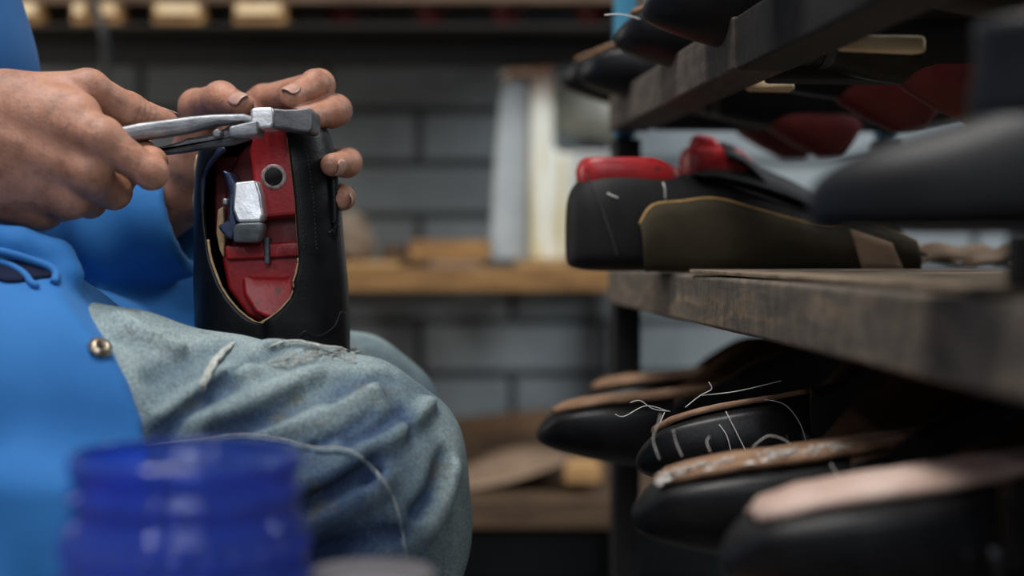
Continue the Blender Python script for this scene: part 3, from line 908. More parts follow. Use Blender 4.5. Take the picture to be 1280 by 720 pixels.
for row in range(5):
    for k in range(26):
        a = 2 * math.pi * (k + .5 * (row % 2)) / 26; z = .048 + row * .0125; i0 = len(V)
        ca, sa = math.cos(a), math.sin(a); c0 = np.array([(R_ * 1.03 - .0005) * ca, (R_ * 1.03 - .0005) * sa, z])
        T = np.array([-sa, ca, 0]); N_ = np.array([ca, sa, 0]); Z = np.array([0, 0, 1.0])
        for rad, hh in ((.0042, 0), (.0032, .0016), (.0014, .0024)):
            for s in range(8):
                b = 2 * math.pi * s / 8; V.append(c0 + rad * (math.cos(b) * T + math.sin(b) * Z) + hh * N_)
        for rr_ in range(2):
            for s in range(8): Fc.append((i0 + rr_ * 8 + s, i0 + rr_ * 8 + (s + 1) % 8, i0 + rr_ * 8 + 8 + (s + 1) % 8, i0 + rr_ * 8 + 8 + s))
        Fc.append(tuple(range(i0 + 16, i0 + 24)))
mesh_obj('grip_studs', V, Fc, M['jar'], jar)
q = P(464, 714, .62)
tin = thing('tin', 'pale tin with a flat lid beside the blue jar at the bottom edge', 'tin', (q[0], q[1], bz + .0003))
hh = q[2] - bz
lathe('body', [(.024, 0), (.026, .002), (.026, hh - .012)], M['grey_tin'], tin)
lathe('lid', [(.0275, hh - .0118), (.0275, hh - .001), (.026, hh), (.002, hh + .0003)], M['grey_tin'], tin)
# ------------------------------------------------------------------ the shoemaker
def W(x, y, z): return np.array([x, y, CZ + z])
person = thing('person', 'seated person in blue work coat and faded jeans, holding a shoe upright and steel pincers', 'person', (-.5, .05, 0))

# --- jeans
hipN, kneeN, ankN = W(-.50, -.075, -.078), W(-.108, -.055, -.150), W(-.100, -.05, -.50)
hipF, kneeF, ankF = W(-.50, .185, -.072), W(-.140, .215, -.150), W(-.13, .21, -.50)
PEL = W(-.58, .055, -.085)
def jeans_base(p):
    n = smin(cap(p, hipN, kneeN, .103, .076), cap(p, kneeN, ankN, .075, .061), .03)
    f = smin(cap(p, hipF, kneeF, .103, .076), cap(p, kneeF, ankF, .075, .061), .03)
    pel = cap(p, PEL + [0, -.06, 0], PEL + [0, .06, 0], .125, .125)
    return smin(smin(n, f, .02), pel, .05)
fold_px = [  # pixel polylines of the folds in the near leg, radius, raised (+) or sunk (-)
    ([(196, 548), (228, 518), (262, 496), (285, 480)], .0065, -1),
    ([(205, 520), (245, 490), (275, 470), (310, 462)], .007, 1),
    ([(268, 540), (312, 528), (360, 502), (405, 478), (440, 466)], .0065, -1),
    ([(240, 528), (300, 506), (350, 484), (395, 462)], .0075, 1),
    ([(318, 548), (372, 530), (420, 508), (470, 482)], .006, 1),
    ([(372, 632), (402, 618), (430, 602), (462, 584)], .008, -1),
    ([(376, 606), (408, 596), (440, 575)], .008, 1),
    ([(384, 660), (420, 640), (458, 618), (478, 598)], .009, 1),
    ([(395, 700), (430, 684), (462, 672), (500, 668)], .006, -1),
    ([(452, 562), (490, 546), (520, 522), (540, 500)], .006, 1),
    ([(520, 640), (540, 612), (556, 570)], .006, -1),
    ([(535, 660), (556, 625), (570, 585)], .006, 1),
    ([(436, 555), (478, 534), (508, 508)], .005, -1),
    ([(415, 500), (455, 476), (490, 470)], .006, -1),
    ([(150, 395), (190, 420), (225, 432)], .006, 1),
    ([(190, 470), (230, 448), (262, 430), (285, 424)], .006, -1),
    ([(330, 432), (352, 430), (400, 436), (445, 437)], .005, 1),
    ([(470, 470), (500, 500), (520, 545)], .005, -1),
    ([(192, 540), (222, 522), (248, 500), (268, 480), (305, 456), (345, 436)], .0034, -1),
    ([(300, 545), (345, 524), (398, 494), (444, 470)], .0034, -1),
    ([(388, 560), (430, 540), (466, 516)], .003, -1),
    ([(400, 650), (440, 628), (476, 590)], .0034, -1),
    ([(150, 420), (180, 436), (196, 470)], .0034, -1),
]
folds = []
for pts, r, sgn in fold_px:
    hp = [hit(jeans_base, x, y) for x, y in smooth_path([(a, b, 0) for a, b in pts], 3) for x, y in [(x, y)]] if False else [hit(jeans_base, q[0], q[1]) for q in smooth_path([(a, b, 0) for a, b in pts], 3)]
    cc = np.mean(hp, 0)
    folds.append((np.array(hp), r, sgn, cc, max(np.linalg.norm(h - cc) for h in hp) + .03))
def jeans(p):
    d = jeans_base(p)
    for hp, r, sgn, cc, rad in folds:
        near = (np.linalg.norm(p - cc, axis=1) < rad) & (np.abs(d) < .03)
        if not near.any(): continue
        q = p[near]; t = poly_dist(q, hp)
        d[near] -= sgn * .0098 * np.exp(-(t / (r * .82)) ** 2)
    near = np.abs(d) < .03
    q = p[near]
    d[near] -= .0022 * np.sin(q[:, 0] * 34 + q[:, 2] * 52 + 2 * np.sin(q[:, 0] * 21)) + .0016 * np.sin(q[:, 0] * 71 - q[:, 2] * 63 + q[:, 1] * 30)
    return smax(d, (CZ - .52) - p[:, 2], .004) if False else d
jV, jF = sdf_mesh(jeans, (-.74, -.2, .10), (.0, .34, CZ + .09), .003)
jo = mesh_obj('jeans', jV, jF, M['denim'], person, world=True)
fold_shade_wear = np.zeros(len(jV))          # crease shade painted into the denim colour; raised folds rubbed paler
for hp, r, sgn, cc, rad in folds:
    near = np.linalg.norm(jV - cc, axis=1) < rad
    t = poly_dist(jV[near], hp); fold_shade_wear[near] += (.8 if sgn > 0 else -1.15) * np.exp(-(t / (r * 1.05)) ** 2)
wa = jo.data.attributes.new('fold_shade_wear', 'FLOAT', 'POINT'); wa.data.foreach_set('value', fold_shade_wear.astype(np.float32))
seam = [hit(jeans, x, y) for x, y, _ in smooth_path([(170, 562, 0), (205, 556, 0), (250, 552, 0), (300, 547, 0), (350, 552, 0), (392, 563, 0), (430, 565, 0), (455, 577, 0), (480, 605, 0), (497, 640, 0), (507, 690, 0), (511, 719, 0)], 8)]
seam.append(seam[-1] - np.array([0, 0, .05]))
tube('side_seam', seam, .0013, M['denim_seam'], jo, 6, True, 1)
V = []; Fc = []
for i in range(2, len(seam) - 2):
    for u in (.1, .6):
        a = seam[i] + (seam[i + 1] - seam[i]) * u + np.array([0, -.0013, .0022]); b = a + (seam[i + 1] - seam[i]) * .28
        v_, f_ = tube_geo([a, (a + b) / 2 + [0, -.0003, 0], b], .00055, 5); Fc += [[k + len(V) for k in f] for f in f_]; V += list(v_)
mesh_obj('stitching', V, Fc, M['cord'], jo, world=True)
# frayed white cords of a worn hole
def cordgeo(px, r, tw, amp):
    pts = [hit(jeans, q[0], q[1]) + np.array([0, -.002, .0012]) for q in smooth_path([(x, y, 0) for x, y in px], 5)]
    V = []; Fc = []
    for s in range(3):
        pp = []
        for i, q in enumerate(pts):
            a = i * tw + s * 2.094; e = math.sin(math.pi * min(max(i / (len(pts) - 1), .02), .98)) ** .4
            pp.append(q + amp * e * np.array([math.cos(a), math.sin(a) * .6, math.sin(a) * .4]))
        v_, f_ = tube_geo(pp, lambda t: r * (.35 + .65 * math.sin(math.pi * min(max(t, .03), .97)) ** .5), 6)
        Fc += [[k + len(V) for k in f] for f in f_]; V += list(v_)
    return V, Fc
mesh_obj('frayed_cord', *cordgeo([(293, 431), (281, 441), (268, 456), (259, 474), (252, 492), (246, 499)], .0013, .55, .0016), M['cord'], jo, world=True)
mesh_obj('frayed_cord', *cordgeo([(337, 436), (352, 430), (372, 428), (392, 432), (418, 436), (446, 436)], .0006, .5, .0009), M['cord'], jo, world=True)
V = []; Fc = []
r_ = random.Random(4)
for k in range(110):
    t = r_.random(); x = 338 + 105 * t + r_.uniform(-6, 6); y = 455 - 17 * t + r_.uniform(-5, 5)
    if k > 92: x, y = r_.choice([(435, 449), (394, 528), (364, 456), (425, 452)]); x += r_.uniform(-5, 5); y += r_.uniform(-5, 5)
    h0 = hit(jeans, x, y) + np.array([0, -.0008, .0008]); l = r_.uniform(.0015, .006)
    v_, f_ = tube_geo([h0, h0 + np.array([l * .5, -.0004, r_.uniform(-.0005, .001)]), h0 + np.array([l, .0002, r_.uniform(-.001, .002)])], .00032, 5)
    Fc += [[q + len(V) for q in f] for f in f_]; V += list(v_)
tag(mesh_obj('frayed_fibres', V, Fc, M['cord'], jo, world=True), kind='stuff')

# --- work coat
CH, SHN, SHF = W(-.50, .05, .30), W(-.555, -.155, .40), W(-.555, .255, .40)
elN, cuN = W(-.66, -.25, .06), P(-95, 170, .95)
elF, cuF = P(-60, 352, 1.17), P(226, 276, 1.135)
ex = [(60, 0), (75, 345), (106, 387), (140, 432), (165, 475), (186, 525), (199, 565), (208, 610), (214, 660), (216, 1100)]
dE = [.97, .932, .916, .885, .872, .868, .868, .865, .86, .86]
zE = np.array([CZ - (y - 310) * dd / F for (_, y), dd in zip(ex, dE)])[::-1]; xE = np.array([(x - 640) * dd / F for (x, _), dd in zip(ex, dE)])[::-1]
axF = (cuF - elF) / np.linalg.norm(cuF - elF)
def wr(p, a, b, s, ph):
    return np.sin(p[:, 0] * a + p[:, 2] * b + s * np.sin(p[:, 2] * 17 + p[:, 0] * 11 + ph) + ph)
coat_folds = [(P(108, 505, .868), P(5, 665, .83), .006, .008), (P(125, 510, .868), P(28, 690, .83), -.004, .008), (P(176, 555, .865), P(120, 690, .835), .005, .007),
              (P(62, 430, .885), P(25, 545, .86), .004, .007), (P(20, 400, .89), P(-20, 560, .86), .005, .008)]
def coat(p):
    tor = smin(cap(p, PEL + [.01, -.03, .03], CH + [0, -.03, 0], .136, .131), cap(p, PEL + [.01, .04, .03], CH + [0, .03, 0], .140, .135), .06)
    tor = smin(tor, cap(p, W(-.53, -.11, .375), W(-.53, .21, .375), .085, .085), .08)
    tor = smin(tor, ell(p, W(-.435, .06, .11), (.085, .13, .12)), .06)
    sn = smin(cap(p, SHN, elN, .080, .064), cap(p, elN, cuN, .062, .050), .03)
    sn = smax(sn, -cap(p, cuN - (cuN - elN) * .1, cuN + (cuN - elN) * .5, .040, .040), .004)
    sf0 = smin(cap(p, SHF, elF, .080, .063), cap(p, elF, cuF, .060, .042), .03)
    t = (p - cuF) @ axF
    cross = np.array([.32, -.35, .88])
    tt = t
    sf = smax(sf0, tt - .004, .004)
    sf = smax(sf, -cap(p, cuF - axF * .035, cuF + axF * .12, .034, .036), .003)
    sf = sf - .0022 * np.sin(t * 120 + 8 * p[:, 2] * 4 + 1) * np.exp(-(t + .06) ** 2 / .004)
    # skirt of the coat lying over the thighs
    n = cap(p, hipN, kneeN, .103 + .009, .076 + .009)
    ph = p.copy(); ph[:, 1] += .20 * np.clip(CZ - .10 - p[:, 2], 0, 1)
    hang = sbox(ph, (-.64, -.182, CZ - .42), (-.10, -.150, CZ - .125), .012)
    hang = smin(n, hang, .035)
    xe = np.interp(p[:, 2], zE, xE)
    hang = smax(hang, (p[:, 0] - xe) * .85, .004)
    f = cap(p, hipF + [0, 0, .004], kneeF + [0, 0, .006], .103 + .012, .076 + .012)
    lap = cap(p, W(-.46, .05, -.03), W(-.30, .075, -.085), .07, .045)
    f = smin(f, lap, .05)
    f = smax(f, p[:, 0] + .222 + .1 * (p[:, 1] - .2), .004)
    d = smin(smin(tor, hang, .035), f, .02)
    d = smin(d, sn, .02); d = smin(d, sf, .006)
    # opening in the skirt under the right hand
    a1 = cap(p, P(-40, 312, .955), P(62, 346, .93), .010, .008)
    d = smax(d, -a1, .008)
    d = smin(d, chain(p, [P(-40, 292, .93), P(20, 306, .925), P(70, 322, .93), P(88, 344, .925)], [.012, .010, .008, .006]), .012)
    near = np.abs(d) < .03
    q = p[near]
    d[near] -= .0026 * wr(q, 26, -20, 1.4, .3) + .0018 * wr(q, 62, 18, 2.0, 1.7) + .0065 * np.exp(-((q[:, 0] + .52 + .55 * (q[:, 2] - CZ + .3)) / .012) ** 2) * (q[:, 2] < CZ - .16)
    for fa, fb, am, wd in coat_folds:
        d[near] += am * np.exp(-(poly_dist(q, [fa, fb]) / wd) ** 2)
    d[near] += .006 * np.exp(-((q[:, 0] + .43 - .5 * (q[:, 2] - CZ + .3)) / .009) ** 2) * np.clip((CZ - .15 - q[:, 2]) / .1, 0, 1)
    d[near] += .006 * np.exp(-((q[:, 0] + .345 - .3 * (q[:, 2] - CZ)) / .007) ** 2) * (q[:, 1] > .05) * np.clip((CZ + .0 - q[:, 2]) / .03, 0, 1)
    return d
co = mesh_obj('work_coat', *sdf_mesh(coat, (-.84, -.36, CZ - .46), (-.195, .40, CZ + .50), .0036), M['coat'], person, world=True)
# snap button on the front edge
h0 = hit(coat, 125, 435); nn = sdf_normal(coat, h0)
sb = lathe('snap_button', [(.0001, .0006), (.0026, .0006), (.0028, .0028), (.0040, .0036), (.0048, .0026), (.0072, .0016), (.0074, -.0004), (.0002, -.0006)], M['brass'], co, 32)
sb.location = tuple(h0); sb.rotation_euler = Vector(nn).to_track_quat('Z', 'Y').to_euler()
sk = lathe('socket', [(.0001, .0007), (.0024, .0008), (.0024, .0003), (.0001, .0002)], M['hole'], sb, 16)
# hem stitching along the front edge
hem = [hit(coat, x - 14, y + 4) for x, y, _ in smooth_path([(x, y, 0) for x, y in ex[2:9]], 6)]
# dark sheet laid on the coat as the shade in its fold
def on_coat(x, y, out=.0015): return hit(coat, x, y) + np.array([0, -out, 0])
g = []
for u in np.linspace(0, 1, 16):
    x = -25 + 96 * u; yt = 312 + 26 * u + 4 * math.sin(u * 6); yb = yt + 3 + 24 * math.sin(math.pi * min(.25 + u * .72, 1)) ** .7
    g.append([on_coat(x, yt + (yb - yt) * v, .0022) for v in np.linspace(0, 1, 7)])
sheet('fold_shade', g, M['coat_dark'], co, .0012, True)
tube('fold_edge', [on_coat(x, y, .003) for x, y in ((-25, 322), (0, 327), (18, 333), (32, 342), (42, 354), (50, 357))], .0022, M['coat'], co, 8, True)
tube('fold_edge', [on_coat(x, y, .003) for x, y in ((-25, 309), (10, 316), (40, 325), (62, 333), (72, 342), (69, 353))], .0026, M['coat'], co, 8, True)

# --- hands
def finger(p, pts, rs):
    d = chain(p, pts, rs, .003)
    for q, r in zip(pts[1:-1], rs[1:-1]):
        d = smin(d, np.linalg.norm(p - q, axis=1) - r * 1.04, .004)
    return d

# right hand: back of the hand to the camera, fingers closed round the pincers
Rw, Rfore = P(-48, 168, .96), P(-200, 172, .96)
Rmcp = [P(128, 174, .930), P(112, 218, .934), P(88, 248, .946), P(52, 262, .962)]
Rfing = [
    ([Rmcp[0], P(189, 216, .935), P(190, 203, .962), P(178, 187, .980)], [.0120, .0098, .0088, .0075]),
    ([Rmcp[1], P(142, 240, .965), P(158, 214, .992), P(168, 192, .994)], [.0122, .0105, .0094, .008]),
    ([Rmcp[2], P(112, 252, .982), P(128, 222, 1.006), P(138, 196, 1.004)], [.0118, .0100, .0090, .0078]),
    ([Rmcp[3], P(78, 258, .997), P(94, 230, 1.014), P(106, 206, 1.010)], [.0105, .0090, .0080, .0070])]
Rth = ([P(10, 128, .955), P(110, 113, .965), P(160, 138, .988), P(206, 154, 1.004)], [.019, .0130, .0112, .0092])
def rhand(p):
    d = cap(p, Rw, Rfore, .030, .034)
    w = [P(-40, 130, .955), P(-40, 165, .948), P(-42, 205, .950), P(-45, 230, .957)]
    for a, b, r in zip(w, Rmcp, (.0195, .0205, .0195, .0180)):
        d = smin(d, cap(p, a, b, r, .0128), .012)
    d = smin(d, cap(p, P(10, 128, .955), P(98, 140, .940), .02, .013), .014)       # web of the thumb
    d = smin(d, cap(p, P(0, 230, .965), P(50, 245, .970), .022, .016), .012)
    for m_ in Rmcp: d = smin(d, np.linalg.norm(p - (m_ + np.array([0, -.0022, .0]))) if False else np.linalg.norm(p - (m_ + np.array([0, -.0015, .001])), axis=1) - .0118, .007)
    for pts, rs in Rfing: d = smin(d, finger(p, pts, rs), .0045)
    d = smin(d, finger(p, *Rth), .007)
    # tendons and veins on the back of the hand, creases over the thumb joint
    near = np.abs(d) < .01
    q = p[near]
    e = np.zeros(len(q))
    for a, b in zip(w, Rmcp):
        t = poly_dist(q, [a + np.array([.02, -.02, 0]), b + np.array([0, -.012, 0])]); e += .0010 * np.exp(-(t / .007) ** 2)
    for cx, cy, cd in ((160, 138, .988), (172, 143, .99)):
        c0 = P(cx, cy, cd); ax = (Rth[0][2] - Rth[0][1]); ax = ax / np.linalg.norm(ax)
        tl = (q - c0) @ ax; rr = np.linalg.norm(q - c0, axis=1)
        e -= .0006 * np.exp(-(rr / .013) ** 4) * np.cos(tl * 1500)
    d[near] -= e
    return d
# left hand: holds the shoe from behind, finger ends coming round its right edge
Lw, Lfore = P(226, 238, 1.135), P(150, 292, 1.15)
Lmcp = [P(330, 126, 1.120), P(356, 152, 1.126), P(368, 196, 1.128), P(366, 236, 1.124)]
Lfing = [
    ([Lmcp[0], P(399, 106, 1.080), P(394, 106, 1.046), P(364, 121, 1.022)], [.0115, .0103, .0098, .0078]),
    ([Lmcp[1], P(420, 138, 1.088), P(414, 140, 1.048), P(378, 148, 1.022)], [.0115, .0105, .0102, .0082]),
    ([Lmcp[2], P(434, 203, 1.090), P(433, 204, 1.050), P(415, 206, 1.024)], [.0110, .0098, .0092, .0080]),
    ([Lmcp[3], P(424, 246, 1.088), P(428, 247, 1.056), P(427, 249, 1.036)], [.0100, .0086, .0080, .0072])]
Lth = ([P(240, 205, 1.118), P(246, 134, 1.098), P(276, 124, 1.070), P(302, 132, 1.050)], [.0165, .0125, .0118, .0088])
def lhand(p):
    d = cap(p, Lw, Lfore, .027, .029)
    w = [P(246, 200, 1.128), P(250, 212, 1.136), P(250, 228, 1.14), P(250, 244, 1.138)]
    for a, b in zip(w, Lmcp): d = smin(d, cap(p, a, b, .0185, .0125), .010)
    d = smin(d, cap(p, Lth[0][0], P(320, 150, 1.118), .017, .0105), .012)
    for pts, rs in Lfing: d = smin(d, finger(p, pts, rs), .0032)
    d = smin(d, finger(p, *Lth), .006)
    return d
# the rest of the body: coarse, under the clothes and above the photograph
HD = W(-.485, .05, .74)
def bodyf(p):
    d = cap(p, PEL, CH, .115, .125)
    d = smin(d, cap(p, SHN + [0, .03, -.02], SHF + [0, -.03, -.02], .06, .06), .05)
    d = smin(d, cap(p, CH, W(-.515, .05, .60), .07, .052), .05)
    d = smin(d, ell(p, HD + [-.02, 0, .03], (.098, .078, .10)), .03)
    d = smin(d, ell(p, HD + [.025, 0, -.045], (.062, .056, .075)), .04)
    d = smin(d, cap(p, HD + [.078, 0, .005], HD + [.105, 0, -.035], .009, .015), .012)      # nose
    for s in (-1, 1):
        d = smin(d, ell(p, HD + [-.01, .078 * s, -.012], (.018, .008, .031)), .006)           # ears
        d = smax(d, -(np.linalg.norm(p - (HD + [.089, .031 * s, .006]), axis=1) - .014), .008)
    d = smin(d, cap(p, HD + [.083, -.02, -.072], HD + [.083, .02, -.072], .007, .007), .006)
    d = smax(d, -cap(p, HD + [.094, -.022, -.069], HD + [.094, .022, -.069], .002, .002), .004)
    d = smin(d, cap(p, SHN, elN, .050, .040), .03); d = smin(d, cap(p, elN, Rfore, .040, .034), .02)
    d = smin(d, cap(p, SHF, elF, .050, .040), .03); d = smin(d, cap(p, elF, Lfore, .038, .029), .02)
    for a, b, c_ in ((hipN, kneeN, ankN), (hipF, kneeF, ankF)):
        d = smin(d, cap(p, a, b, .075, .052), .03); d = smin(d, cap(p, b, c_, .050, .036), .02)
        d = smin(d, cap(p, c_, c_ + np.array([.0, 0, -.055]), .036, .034), .02)
    return d
bV, bF = sdf_mesh(bodyf, (-.84, -.36, .03), (-.02, .40, CZ + .90), .0075)
rV, rF = sdf_mesh(rhand, P(-205, 290, .96) + [-.005, -.10, -.03], P(225, 70, .96) + [.01, .11, .03], .00125)
lV, lF = sdf_mesh(lhand, np.array([P(140, 0, 1.15)[0] - .01, -.02, P(0, 320, 1.15)[2] - .02]), np.array([P(450, 0, 1.1)[0] + .01, .20, P(0, 80, 1.1)[2] + .02]), .00115)
V = np.concatenate([bV, rV, lV]); Fc = np.concatenate([bF, rF + len(bV), lF + len(bV) + len(rV)])
body = mesh_obj('body', V, Fc, M['skin'], person, world=True)
def nail(tip, back, dors, r, l, w=.86, rim=True):
    """fingernail on the back of a finger end"""
    ax = np.array(tip) - np.array(back); ax /= np.linalg.norm(ax)
    dv = np.array(dors, float); dv -= ax * (dv @ ax); dv /= np.linalg.norm(dv); sd = np.cross(ax, dv)
    g = []
    for v in np.linspace(-1, 1, 9):
        row = []
        ww = (1 - .35 * max(-v, 0) ** 3) * (1 - .45 * max(v, 0) ** 4)
        for u in np.linspace(-1, 1, 9):
            a = u * w * ww
            rr = r * (1 + .03 - .10 * max(v, 0) ** 2)
            row.append(np.array(tip) + ax * (l * v * .5 + l * .12) + sd * rr * math.sin(a) * .96 + dv * rr * math.cos(a))
        g.append(row)
    o = sheet('fingernail', g, M['nail'], body, .0007, True)
    if rim:
        e = [q + dv * .0001 for q in g[-1]]
        tube('nail_rim', e, 0.0004, M['nail_rim'], o, 5, True, 1)
        tube('nail_rim', [r_[0] for r_ in g], .0003, M['nail_rim'], o, 5, True, 1)
nail(Lth[0][3], Lth[0][2], (-.1, -.75, .55), .0088, .0135)
nail(Lfing[0][0][3], Lfing[0][0][2], (-.1, -.8, .55), .0078, .012)
nail(Lfing[1][0][3], Lfing[1][0][2], (-.1, -.75, .6), .0082, .012)
nail(Lfing[2][0][3], Lfing[2][0][2], (.75, -.5, -.35), .0080, .012)
nail(Lfing[3][0][3], Lfing[3][0][2], (.9, -.35, -.15), .0072, .011)
nail(Rth[0][3], Rth[0][2], (0, .5, .9), .0092, .013)
for pts, rs in Rfing: nail(pts[3], pts[2], (.6, .6, .2), rs[3], .011, rim=False)
# head hair and eyes, all above the picture
def hairf(p):
    d = ell(p, HD + [-.03, 0, .042], (.104, .086, .105))
    d = smax(d, (p[:, 0] - HD[0] - .035 - (p[:, 2] - HD[2] - .06) * .6), .01)
    d = smax(d, (HD[2] - .05) - p[:, 2], .01)
    return d - .002 * np.sin(p[:, 1] * 240) * np.sin(p[:, 0] * 90)
mesh_obj('hair', *sdf_mesh(hairf, HD + [-.16, -.11, -.09], HD + [.12, .11, .18], .005), M['hair'], person, world=True)
for s in (-1, 1):
    e = lathe('eye', [(.0001, -.012), (.007, -.0095), (.0115, -.003), (.0115, .003), (.007, .0095), (.0001, .012)], M['eye'], person, 20)
    q = HD + [.082, .031 * s, .006] - np.array(person.location); e.location = tuple(q); e.rotation_euler = (0, math.radians(90), 0)
    lathe('iris', [(.0001, .0124), (.004, .0118), (.0048, .0106), (.0001, .0105)], M['hole'], e, 16)
for an in (ankN, ankF):
    rings = []
    for l, a, z1 in ((-.07, .024, .06), (-.06, .034, .085), (0, .037, .095), (.05, .042, .075), (.11, .047, .055), (.16, .040, .045), (.185, .02, .03)):
        rings.append([(an[0] + l, an[1] + a * se(math.cos(t), .8), .012 + (z1 - .012) * (.5 + .5 * se(math.sin(t), .7))) for t in np.linspace(0, 2 * math.pi, 28, endpoint=False)])
    sh = loft('work_shoe', rings, M['leather'], person, world=True)
    sheet('sole', [[(an[0] + l, an[1] + a * v * 1.05, .007) for v in np.linspace(-1, 1, 5)] for l, a in ((-.075, .02), (-.06, .034), (0, .036), (.05, .042), (.11, .047), (.16, .04), (.19, .018))], M['cable'], sh, .013, True)

# stool under the shoemaker
st_ = thing('stool', 'plain wooden stool under the seated shoemaker', 'stool', (-.58, .055, 0))
top = CZ - .085 - .128
lathe('seat', [(.14, top - .035), (.148, top - .028), (.148, top - .006), (.142, top)], M['stool'], st_, 40)
for sx in (-1, 1):
    for sy in (-1, 1):
        tube('leg', [(.13 * sx, .12 * sy, 0), (.09 * sx, .085 * sy, top - .034)], .016, M['stool'], st_, 12)

# ------------------------------------------------------------------ the shoe being lasted
DS = 1.052
hs = thing('lasted_shoe', 'black leather shoe on a red last, held toe down on the denim thigh', 'shoe', P(340, 430, DS))
PXS = DS / F
tab = np.array([  # y, half width, centre, depth to the front, depth to the back
    (147, 16, 352, .012, .020), (151, 38, 351, .024, .032), (158, 52, 349, .030, .038), (172, 64, 344, .034, .042), (190, 78, 334, .036, .044), (215, 82, 334, .037, .045), (250, 85, 335, .037, .045),
    (300, 87, 337, .037, .044), (350, 90, 339, .036, .043), (400, 91, 341, .034, .042), (440, 90, 342, .030, .040), (475, 84, 342, .024, .038), (510, 70, 341, .017, .035), (535, 50, 340, .012, .030), (548, 28, 340, .006, .024)])
Le = np.array([(147, 352), (152, 350), (158, 338), (168, 316), (178, 300), (190, 284), (205, 272), (222, 266), (250, 266), (281, 268), (315, 273), (327, 276), (340, 281), (357, 288), (371, 297), (385, 309), (394, 320), (400, 330), (402, 334)])
Re = np.array([(147, 352), (152, 354), (158, 360), (168, 365), (178, 368), (200, 371), (250, 377), (281, 379), (327, 382), (342, 379), (350, 376), (357, 377), (364, 375), (371, 372), (385, 360), (394, 348), (400, 338), (402, 334)])
EXP = .72
def sec(y): return [np.interp(y, tab[:, 0], tab[:, k]) for k in range(1, 5)]
def hsurf(y, phi, off=0.0):
    a, cx, bf, bb = sec(y)
    b = bf if math.cos(phi) >= 0 else bb
    q = P(cx, y, DS)
    return q + np.array([(a * PXS + off) * se(math.sin(phi), EXP), -(b + off) * se(math.cos(phi), EXP), 0])
def phi_of(y, x):
    a, cx, bf, bb = sec(y)
    s = np.clip((x - cx) / a, -.995, .995)
    return math.asin(se(s, 1 / EXP))
g = []
for y in np.concatenate([np.linspace(147, 230, 26), np.linspace(235, 402, 44), np.linspace(405, 548, 30)]):
    if y >= 402: pl = pr = 0.0
    else: pl = phi_of(y, np.interp(y, Le[:, 0], Le[:, 1])); pr = phi_of(y, np.interp(y, Re[:, 0], Re[:, 1]))
    if y < 402 and pr < pl: pl = pr = (pl + pr) / 2
    g.append([hsurf(y, ph) for ph in np.linspace(pr, pl + 2 * math.pi, 90)])
up = sheet('upper', g, [M['leather'], M['leather_blue']], hs, .0026, True)
up.modifiers['solid'].offset = -1
# outsole side closed at the toe
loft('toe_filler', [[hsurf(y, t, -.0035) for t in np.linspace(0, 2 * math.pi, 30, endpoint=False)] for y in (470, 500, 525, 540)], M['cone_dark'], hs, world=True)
def ribbon(name, path, w, m, par, off=.0012, thick=.0016):
    pts = smooth_path([(x, y, 0) for x, y in path], 6); g = []
    for i, q in enumerate(pts):
        t = pts[min(i + 1, len(pts) - 1)] - pts[max(i - 1, 0)]; t /= np.linalg.norm(t); nx = np.array([-t[1], t[0], 0])
        row = []
        for v in (-1, -.5, 0, .5, 1):
            c_ = q + nx * w * v * .5
            row.append(hsurf(c_[1], phi_of(c_[1], c_[0]), off))
        g.append(row)
    return sheet(name, g, m, par, thick, True)
# tan edge round the throat
edge = [hsurf(y, phi_of(y, x), .0002) for y, x in [(y, np.interp(y, Le[:, 0], Le[:, 1])) for y in np.linspace(300, 401, 40)]] + \
       [hsurf(y, phi_of(y, x), .0002) for y, x in [(y, np.interp(y, Re[:, 0], Re[:, 1])) for y in np.linspace(401, 322, 40)]]
tube('cut_edge', edge, .0011, M['raw_edge'], up, 6, True, 1)
edge2 = [hsurf(y, phi_of(y, np.interp(y, Re[:, 0], Re[:, 1]) + .5), .0003) for y in np.linspace(320, 176, 30)]
tube('cut_edge', edge2, .0006, M['gold_edge'], up, 6, True, 1)
# elastic band with stitches down the right side, loop, crossing straps
ribbon('elastic_band', [(378, 170), (386, 210), (391, 260), (394, 310), (396, 350), (402, 385)], 17, M['leather_matt'], up)
def stitches(par, path, m, step=5, rad=.0004):
    pts = smooth_path([(x, y, 0) for x, y in path], 30); acc = 0; V = []; Fc = []
    for i in range(1, len(pts) - 1):
        acc += np.linalg.norm(pts[i] - pts[i - 1])
        if acc > step:
            acc = 0; a, b = pts[i], pts[i] + (pts[i] - pts[i - 1]) / np.linalg.norm(pts[i] - pts[i - 1]) * step * .55
            A = hsurf(a[1], phi_of(a[1], a[0]), .0022); B = hsurf(b[1], phi_of(b[1], b[0]), .0022)
            v_, f_ = tube_geo([A, (A + B) / 2, B], rad, 5); Fc += [[k + len(V) for k in f] for f in f_]; V += list(v_)
    return mesh_obj('stitching', V, Fc, m, par, world=True)
stitches(up, [(384, 176), (392, 215), (397, 262), (400, 310)], M['stitch'], 4)
stitches(up, [(374, 180), (379, 220), (383, 262), (386, 310)], M['stitch'], 4)
ribbon('strap', [(378, 356), (388, 378), (398, 400), (408, 424)], 11, M['leather_matt'], up, .0016)
ribbon('strap', [(376, 424), (388, 412), (402, 418), (420, 408), (428, 388)], 5, M['leather'], up, .0022)
ribbon('vamp_seam', [(262, 330), (272, 360), (268, 390), (258, 415)], 3, M['leather'], up, .0016)
tube('pull_loop', [P(409, 198, 1.030), P(416, 206, 1.032), P(418, 240, 1.032), P(419, 278, 1.032), P(416, 296, 1.032), P(411, 288, 1.028)], .0028, M['leather'], up, 8, True)
ribbon('topline_flap', [(291, 186), (276, 200), (262, 222), (259, 260), (260, 305)], 15, M['leather_blue'], up, .0010)
